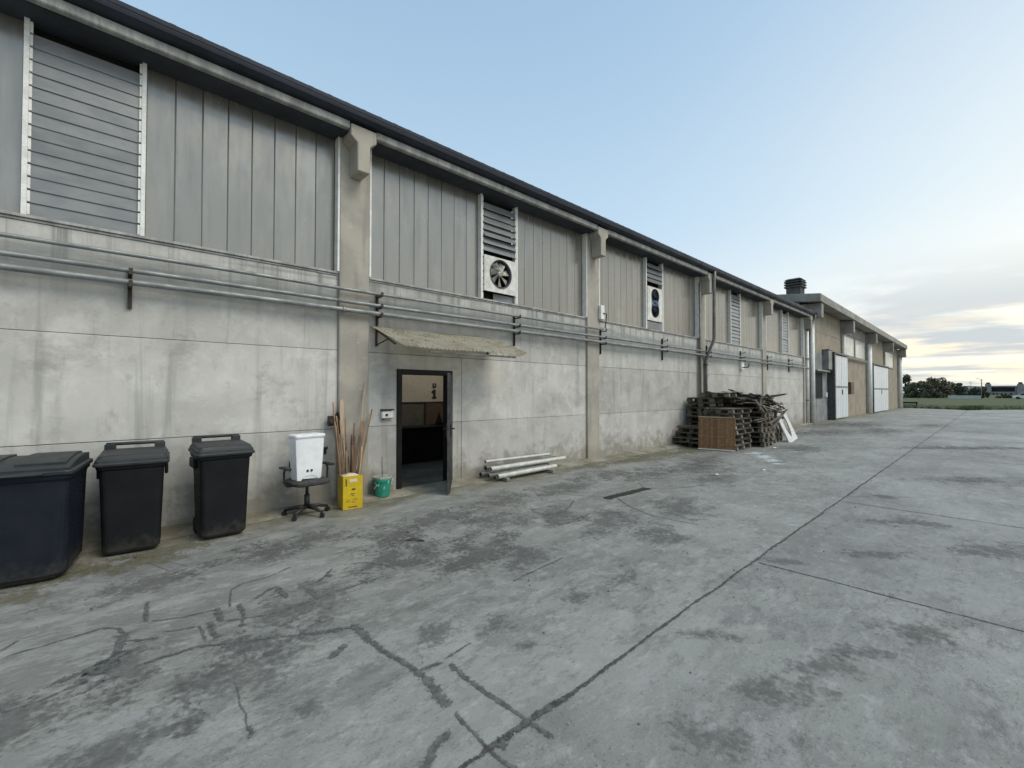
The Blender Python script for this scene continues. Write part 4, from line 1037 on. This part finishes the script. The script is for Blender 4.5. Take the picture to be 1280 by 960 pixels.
# white framed panel with a pointed oval opening
WP = empty('framed_panel', (16.92, -2.14, .01)); tag(WP, 'white panel with a pointed oval opening leaning on the right end of heap', 'panel')
mb = MB(); W2, H2 = .36, 1.2; n = 32; out = []; inn = []
for k in range(n):
    a = 2*math.pi*k/n
    dx, dz = math.cos(a), math.sin(a)
    t_ = min(W2/abs(dx) if abs(dx) > 1e-6 else 9, (H2/2)/abs(dz) if abs(dz) > 1e-6 else 9)
    out.append((dx*t_, H2/2+dz*t_)); ox = .15*math.copysign(abs(dx)**1.35, dx); inn.append((ox, H2/2+.02+.46*dz))
for cx_, cz_ in ((-W2, 0), (W2, 0), (-W2, H2), (W2, H2)):
    b = min(range(n), key=lambda q: (out[q][0]-cx_)**2+(out[q][1]-cz_)**2); out[b] = (cx_, cz_)
for k in range(n):
    q = (k+1) % n
    for y in (-.02, .02): mb.face([Vector((out[k][0], y, out[k][1])), Vector((out[q][0], y, out[q][1])), Vector((inn[q][0], y, inn[q][1])), Vector((inn[k][0], y, inn[k][1]))])
    for s_ in (out, inn): mb.face([Vector((s_[k][0], -.02, s_[k][1])), Vector((s_[q][0], -.02, s_[q][1])), Vector((s_[q][0], .02, s_[q][1])), Vector((s_[k][0], .02, s_[k][1]))])
bmesh.ops.remove_doubles(mb.bm, verts=mb.bm.verts, dist=.0005)
mb.build('frame', M['litter'], WP, .006)
WP.rotation_euler = (R(-19), R(-12), R(-3))

# litter
for (x, y, s_, lab) in ((17.6, -1.8, .11, 'white crumpled scrap on the ground right of the leaning white panel'), (14.5, -2.3, .07, 'white scrap on the concrete in front of the pallet heap'), (8.95, -2.95, .05, 'white scrap lying on the open yard near the pallets'), (10.2, -3.4, .045, 'small white scrap farthest out on the open yard')):
    mb = MB(); mb.loft([[Vector((s_*(1-.3*j)*math.cos(k), s_*(.7-.2*j)*math.sin(k), .003+.02*j+.012*rnd.random())) for k in (0, 1, 2.1, 3, 4.2, 5.2)] for j in (0, 1)])
    o = mb.build('scrap', M['litter']); o.location = (x, y, .003); tag(o, lab, 'litter')

# ------------------------------------------------------------------ annex building
AX = empty('annex_building'); tag(AX, 'beige annex with concrete eaves and white gates beyond the grey warehouse', 'building')
def dzx(x): return -.0095*(x-27.2)
P2 = [27.65, 35.4, 43.5, 51.7, 60.0]
mb = MB()
mb.box(28.0, 32.4, .0, .3, 0, 3.85); mb.build('lower_wall', M['bgrey'], AX, .01)
mb = MB()
mb.box(27.3, 35.1, .02, .3, 3.86, 6.3); mb.box(35.7, 43.2, .02, .3, 0, 4.0); mb.box(32.41, 35.1, .02, .3, 0, 3.85); mb.box(43.8, 51.4, .02, .3, 0, 6.2); mb.box(52.0, 60.0, .02, .3, 0, 3.85); mb.box(57.2, 60.0, .02, .3, 3.85, 6.1)
mb.build('infill_wall', M['beige'], AX)
mb = MB()
mb.box(27.32, 35.1, .005, .019, 5.05, 5.10); mb.box(35.7, 43.2, .0, .3, 5.52, 6.2); mb.box(52.0, 57.19, .0, .3, 5.45, 6.1); mb.box(27.2, 60.2, .31, .5, 0, 6.2)
mb.box(27.2, 27.3, .3, 13.8, 0, 6.6); mb.box(60.1, 60.25, .5, 13.8, 0, 6.2); mb.box(27.2, 60.25, 13.81, 14, 0, 8)
mb.build('lintel', M['bconc'], AX)
for c in P2:
    mb = MB(); mb.box(c-.26, c+.26, -.08, .29, 0, 6.3+dzx(c)); p = mb.build('pilaster', M['bconc'], AX, .015)
    mb = MB(); mb.box(c-.2, c+.2, -.66, -.081, 5.55+dzx(c)*1.2, 6.31+dzx(c)); mb.build('corbel', M['bconc'], p, .015)
mb = MB()
mb.prism_x([(-.72, 6.32), (-.72, 6.72), (14.2, 8.6), (14.2, 8.3), (-.2, 6.36)], 27.0, 60.5, 8, dzx)
mb.build('roof', M['bconc'], AX, .01)
mb = MB(); mb.box(28.1, 28.9, .45, 1.15, 6.6, 7.45); ch = mb.build('chimney', M['brick'], AX, .01)
mb = MB()
for z in (7.46, 7.60, 7.74): mb.box(28.02, 28.98, .37, 1.23, z, z+.07)
mb.box(28.2, 28.8, .55, 1.05, 7.455, 7.86); mb.loft([rrect(.48, .43, .02, 7.88, 28.5, .8), rrect(.34, .30, .02, 7.97, 28.5, .8)]); mb.build('chimney_cap', M['brick'], ch)
# window in grey wall
mb = MB(); mb.box(28.75, 30.35, -.02, .02, 1.28, 1.33); mb.box(28.75, 28.83, -.02, .02, 1.33, 2.72); mb.box(30.27, 30.35, -.02, .02, 1.33, 2.72); mb.box(28.75, 30.35, -.02, .02, 2.72, 2.78)
wf = mb.build('window', M['iron'], AX); mb = MB(); mb.box(28.83, 30.27, -.006, .0, 1.33, 2.72); mb.build('pane', M['fardark'], wf)
mb = MB(); mb.box(28.5, 31.2, -.22, -.001, 2.80, 2.90); mb.build('ledge', M['bconc'], AX, .01)
mb = MB(); mb.box(30.5, 31.3, -.3, -.001, 2.95, 4.05); mb.box(30.45, 31.35, -.34, -.001, 4.06, 4.12); mb.build('metal_hood', M['steelbox'], AX, .01)
mb = MB(); mb.box(31.0, 31.25, -.06, -.001, 1.35, 1.62); mb.build('switch_box', M['white'], AX)
mb = MB(); mb.box(36.3, 37.2, -.3, .018, 1.5, 2.3); mb.build('meter_cabinet', M['brown'], AX, .01)
def gate(x0, x1, z1, leaves):
    mb = MB(); mb.box(x0-.25, x0-.02, -.38, .0, .0, z1+.05); mb.box(x0-.25, x1+.1, -.40, -.02, z1+.055, z1+.15)
    g = mb.build('gate', M['dooredge'], AX)
    w = (x1-x0)/leaves
    for k in range(leaves):
        a, b = x0+k*w+.02, x0+(k+1)*w-.02
        mb = MB(); nrib = 4; rw = (b-a)/nrib
        mb.box(a, b, -.30, -.25, .06, z1)
        for r in range(nrib): mb.box(a+r*rw+.03, a+(r+1)*rw-.03, -.325, -.30, .10, z1*.49); mb.box(a+r*rw+.03, a+(r+1)*rw-.03, -.325, -.30, z1*.525, z1-.05)
        lf = mb.build('leaf', M['gate'], g)
        mb = MB(); mb.box(a, b, -.335, -.30, z1*.495, z1*.52); mb.build('rail', M['steelbox'], lf)
        if k == leaves-1 and leaves > 1: mb = MB(); mb.box(a+.05, a+.13, -.36, -.325, 1.5, 1.8); mb.build('handle', M['iron'], lf)
gate(31.75, 35.2, 3.86, 2)
gate(44.05, 51.2, 3.75, 2)
mb = MB(); mb.box(35.3, 43.0, -.16, -.06, 3.9, 3.98); mb.build('gate_rail', M['bconc'], AX)
for (x0, x1, z0, z1) in ((35.9, 39.25, 4.05, 5.48), (39.4, 43.1, 4.05, 5.48), (52.2, 57.1, 3.9, 5.42)):
    mb = MB(); fw = .09
    mb.box(x0, x1, -.01, .1, z0, z0+fw); mb.box(x0, x1, -.01, .1, z1-fw, z1); mb.box(x0, x0+fw, -.01, .1, z0+fw, z1-fw); mb.box(x1-fw, x1, -.01, .1, z0+fw, z1-fw)
    f = mb.build('window', M['bconc'], AX); mb = MB(); mb.box(x0+fw, x1-fw, .02, .06, z0+fw, z1-fw); mb.build('pane', M['frost'], f)
for x, y in ((27.55, -.2), (43.5, -.19), (60.05, -.19)):
    mb = MB(); mb.tube([(x, y, 5.5), (x, y, .02)], .11 if x < 30 else .16, 12); mb.build('downpipe', M['wpipe'], AX)

# ------------------------------------------------------------------ beyond the yard
def tree(x, y, h, w, mat, label, n=2600, leaf=.22, conic=False, seed=1, low=.12):
    r_ = random.Random(seed)
    t = empty('tree', (x, y, 0)); tag(t, label, 'tree', 'trees beyond the field')
    mb = MB(); mb.tube([(0, 0, -.1), (.1, 0, h*.35), (.0, .1, h*.75)], [w*.06, w*.045, w*.02], 8)
    for k in range(6):
        a = r_.uniform(0, 6.28); z0 = h*r_.uniform(.18, .5); mb.tube([(0, 0, z0), (w*.18*math.cos(a), w*.18*math.sin(a), z0+h*.14), (w*.36*math.cos(a), w*.36*math.sin(a), z0+h*.22)], [w*.03, w*.02, w*.008], 6)
    mb.build('trunk', M['bark'], t)
    cl = []
    for k in range(26):
        a = r_.uniform(0, 6.28); z = r_.uniform(low, .92); q = w*.5*(((1-z)*1.15+.06) if conic else math.sin(math.pi*min(1, max(.12, z*.78+.2)))**.7)*r_.uniform(.35, .85)
        cl.append((q*math.cos(a), q*math.sin(a), h*z, r_.uniform(.10, .20)*min(w, h)*(1-.4*z if conic else 1)))
    mb = MB()
    for k in range(n):
        c = r_.choice(cl); d = Vector((r_.gauss(0, 1), r_.gauss(0, 1), r_.gauss(0, 1))).normalized()*c[3]*r_.uniform(.55, 1.15)
        p = Vector(c[:3])+d
        if p.z < .1: continue
        u = Vector((r_.gauss(0, 1), r_.gauss(0, 1), r_.gauss(0, 1))).normalized(); v = u.orthogonal().normalized(); s_ = leaf*r_.uniform(.6, 1.4)
        mb.face([p-u*s_, p-v*s_*.6, p+u*s_, p+v*s_*.6])
    mb.build('crown', mat, t)
tree(160, 9.6, 6.3, 5.6, M['leafdark'], 'dark pointed tree at the annex corner across the field', 2600, .24, True, 3, .05)
tree(158, 7.3, 3.9, 5.2, M['leafdark'], 'low dark green tree between the pointed tree and olive bushes', 2000, .24, False, 4, .05)
tree(162, 5.9, 4.3, 5.6, M['leafolive'], 'brownish olive bushy tree right of the low dark tree', 2400, .24, False, 5, .05)
tree(166, 3.9, 5.5, 6.6, M['leafolive'], 'taller brownish tree at the middle of the tree group', 2600, .25, False, 6, .05)
tree(154, 3.6, 2.5, 6.0, M['leafdark'], 'low dark bush in front of the taller brownish tree', 2000, .2, False, 7, .03)
tree(170, 1.9, 5.0, 6.0, M['leafolive'], 'brownish tree at the right end of the tree group', 2200, .25, False, 8, .05)
tree(175, .3, 4.7, 2.4, M['leafdark'], 'slender dark tree just right of the tree group', 1200, .2, False, 13, .3)
tree(170, -.9, 3.2, 3.8, M['leafdark'], 'small round dark tree before the pale shed', 1600, .22, False, 9, .05)
tree(170, -3.7, 2.9, 3.8, M['leafdark'], 'dark tree between the pale shed and towered building', 1600, .22, False, 10, .05)
tree(168, -4.8, 2.9, 2.4, M['leafdark'], 'narrow dark tree touching the left tower of the building', 1200, .2, False, 11, .05)
tree(165, -8.6, 1.0, 5.0, M['leafdark'], 'low dark bush at the foot of the towered building', 1000, .16, False, 12, .02)
# barrier
BR = empty('timber_barrier', (67.2, -.1, .0), R(-86)); tag(BR, 'low dark two rail barrier at the annex corner by the grass', 'barrier')
mb = MB(); mb.box(-.9, .75, -.05, .05, .36, .52); mb.build('rail', M['idark'], BR)
mb = MB(); mb.box(-.9, .75, -.05, .05, .08, .2); mb.build('rail', M['idark'], BR)
for x in (-.8, .65): mb = MB(); mb.box(x-.06, x+.06, .051, .15, -.1, .55); mb.build('post', M['pallet'], BR)
# sheds and buildings
B = empty('shed', (400, 3.5, 0)); tag(B, 'long pale roofed industrial shed behind the trees', 'shed')
mb = MB(); mb.box(0, 12, -7.5, 9, 0, 3.4); mb.build('wall', M['farwall'], B)
mb = MB(); mb.prism_x([(-7.8, 3.4), (9.3, 3.4), (9.3, 4.7), (1, 5.6), (-7.8, 4.9)], -.5, 12.5); mb.build('roof', M['farpale'], B)
mb = MB(); mb.box(-.1, -.01, -7, -1, 1.9, 2.9); mb.build('window_band', M['fardark'], B)
B = empty('boundary_wall', (150, -1.9, 0)); tag(B, 'low pale boundary wall at the far edge of the grass', 'wall')
mb = MB(); mb.box(0, .3, -2.8, 2.8, 0, .78); mb.box(-.05, .35, -2.85, 2.85, .79, .86); mb.build('panel', M['farpale'], B)
B = empty('towered_building', (400, -14, 0)); tag(B, 'grey distant building with two stair towers and dark window band', 'building')
mb = MB(); mb.box(0, 14, -16, 10.5, 0, 4.75); mb.build('wall', M['farwall'], B)
mb = MB(); mb.box(-.08, -.01, -1.0, 8.4, 1.9, 4.5); mb.build('window_band', M['fardark'], B)
mb = MB(); mb.box(-.5, 14.5, -16.5, 11, 4.76, 5.4); mb.build('roof', M['farwall'], B)
for y in (9.9, -3.2):
    mb = MB(); mb.box(-1.6, 3, y-1.3, y+1.3, 0, 6.6); tw = mb.build('tower', M['farwall'], B)
    mb = MB(); mb.box(-.8, 2.2, y-.8, y+.8, 6.61, 7.5); mb.build('tower_cap', M['idark'], tw)
for y in (7.6, 6.2, 4.4, 2.8, .6): mb = MB(); mb.box(-.08, -.01, y-.4, y+.4, -.2, .9); mb.build('window', M['fardark'], B)
B = empty('street_lamp', (150, -4.65, 0)); tag(B, 'slim grey pole standing before the dark distant trees', 'pole')
mb = MB(); mb.tube([(0, 0, 0), (0, 0, 4.6)], [.09, .05], 8); mb.build('pole', M['steelbox'], B)
mb = MB(); mb.tube([(0, 0, 4.55), (-.4, .5, 4.75)], .04, 6); mb.box(-.6, -.3, .45, .8, 4.7, 4.8); mb.build('lamp_head', M['steelbox'], B)
for x, y, h_, lb in ((200, -1.7, 4.9, 'short thin mast over the pale shed roof'), (200, -4.1, 5.7, 'tallest thin mast between shed and towered building')):
    B = empty('mast', (x, y, 0)); mb = MB(); mb.tube([(0, 0, 0), (0, 0, h_)], .05, 6); mb.build('pole', M['steelbox'], B)
    mb = MB(); mb.box(-.05, .05, -.5, .5, h_-.4, h_-.32); mb.build('crossbar', M['steelbox'], B)
    tag(B, lb, 'mast')
B = empty('parked_car', (150, -11.6, 0), R(82)); tag(B, 'white car parked before the towered building far away', 'car')
mb = MB(); mb.prism_y([(-2.1, .3), (2.1, .3), (2.15, .75), (1.3, .92), (.7, 1.42), (-1.2, 1.45), (-1.9, .98), (-2.15, .9)], -.85, .85); mb.build('body', M['carwhite'], B, .05)
mb = MB(); mb.prism_y([(1.15, .93), (.66, 1.38), (-1.15, 1.40), (-1.7, .98)], -.86, .86); mb.build('window', M['fardark'], B)
for x in (-1.3, 1.3):
    for y in (-.8, .8): mb = MB(); mb.tube([(x, y-.1, .31), (x, y+.1, .31)], .31, 14); mb.build('wheel', M['rubber'], B)

# ------------------------------------------------------------------ sky, sun, camera
SUN_EL, SUN_AZ = 50.0, 158.0             # azimuth clockwise from +Y
w = bpy.data.worlds.new('World'); scene.world = w; w.use_nodes = True
nt = w.node_tree; bg = nt.nodes['Background']
class WN(NT):
    def __init__(s, t): s.t = t
wn = WN(nt)
sky = nt.nodes.new('ShaderNodeTexSky'); sky.sky_type = 'NISHITA'; sky.sun_disc = False
sky.sun_elevation = R(SUN_EL); sky.sun_rotation = R(SUN_AZ); sky.air_density = 1.0; sky.dust_density = 1.2; sky.ozone_density = 1.6
gen = nt.nodes.new('ShaderNodeTexCoord').outputs['Generated']
dx, dy, dz = wn.xyz(gen)
den = wn.math('ADD', wn.math('MAXIMUM', dz, 0.0), .07)
cv = nt.nodes.new('ShaderNodeCombineXYZ'); nt.links.new(wn.math('DIVIDE', dx, den), cv.inputs[0]); nt.links.new(wn.math('DIVIDE', dy, den), cv.inputs[1])
veil = wn.mix(wn.rng(dz, .30, .75), (2.4, 3.15, 3.62), (1.60, 2.42, 3.18))
veil = wn.mix(wn.rng(dz, .02, .36), (4.1, 3.95, 3.4), veil)
col = wn.mix(.75, sky.outputs[0], veil)
gd = Vector((math.sin(R(108))*math.cos(R(7)), math.cos(R(108))*math.cos(R(7)), math.sin(R(7))))
dot = wn.math('ADD', wn.math('ADD', wn.math('MULTIPLY', dx, gd.x), wn.math('MULTIPLY', dy, gd.y)), wn.math('MULTIPLY', dz, gd.z))
gl = wn.math('POWER', wn.math('MAXIMUM', dot, 0.0), 7.0)
col = wn.mix(wn.math('MULTIPLY', gl, .42), col, (6.2, 5.5, 4.1))
cn = wn.noise(wn.scale(cv.outputs[0], (.55, .38, 1), (2.1, .6, 0)), 1.15, 7, .55, .3)
cm = wn.math('MULTIPLY', wn.rng(cn, .42, .56), wn.rng(dz, .26, .10))
col = wn.mix(wn.math('MULTIPLY', cm, .85), col, (2.35, 2.62, 2.85))
cn2 = wn.noise(wn.scale(cv.outputs[0], (.7, .5, 1), (7, 3, 0)), 1.0, 6, .55)
cm2 = wn.math('MULTIPLY', wn.rng(cn2, .47, .6), wn.math('MULTIPLY', wn.rng(dz, .15, .07), wn.rng(dz, .0, .03)))
col = wn.mix(wn.math('MULTIPLY', cm2, .75), col, (5.6, 4.7, 3.3))
nt.links.new(col, bg.inputs[0]); bg.inputs[1].default_value = .15

sl = bpy.data.lights.new('sun', 'SUN'); sl.energy = 1.35; sl.angle = R(34); sl.color = (1.0, .93, .80)
so = bpy.data.objects.new('sun', sl); COL.objects.link(so)
d = Vector((math.sin(R(SUN_AZ))*math.cos(R(SUN_EL)), math.cos(R(SUN_AZ))*math.cos(R(SUN_EL)), math.sin(R(SUN_EL))))
so.rotation_euler = (-d).to_track_quat('-Z', 'Y').to_euler(); so.location = d*30

cam = bpy.data.cameras.new('camera'); co = bpy.data.objects.new('camera', cam); COL.objects.link(co)
cam.sensor_width = 36; cam.lens = 36*555/1280; cam.clip_end = 4000; cam.clip_start = .05
AZ = R(42.63); PT = math.atan(10/555)
co.location = (0, -6.69, 1.65)
fw = Vector((math.sin(AZ)*math.cos(PT), math.cos(AZ)*math.cos(PT), math.sin(PT)))
co.rotation_euler = fw.to_track_quat('-Z', 'Y').to_euler()
scene.camera = co
vs = scene.view_settings; vs.view_transform = 'Standard'; vs.look = 'None'; vs.exposure = 0.70; vs.gamma = 1; vs.use_curve_mapping = False
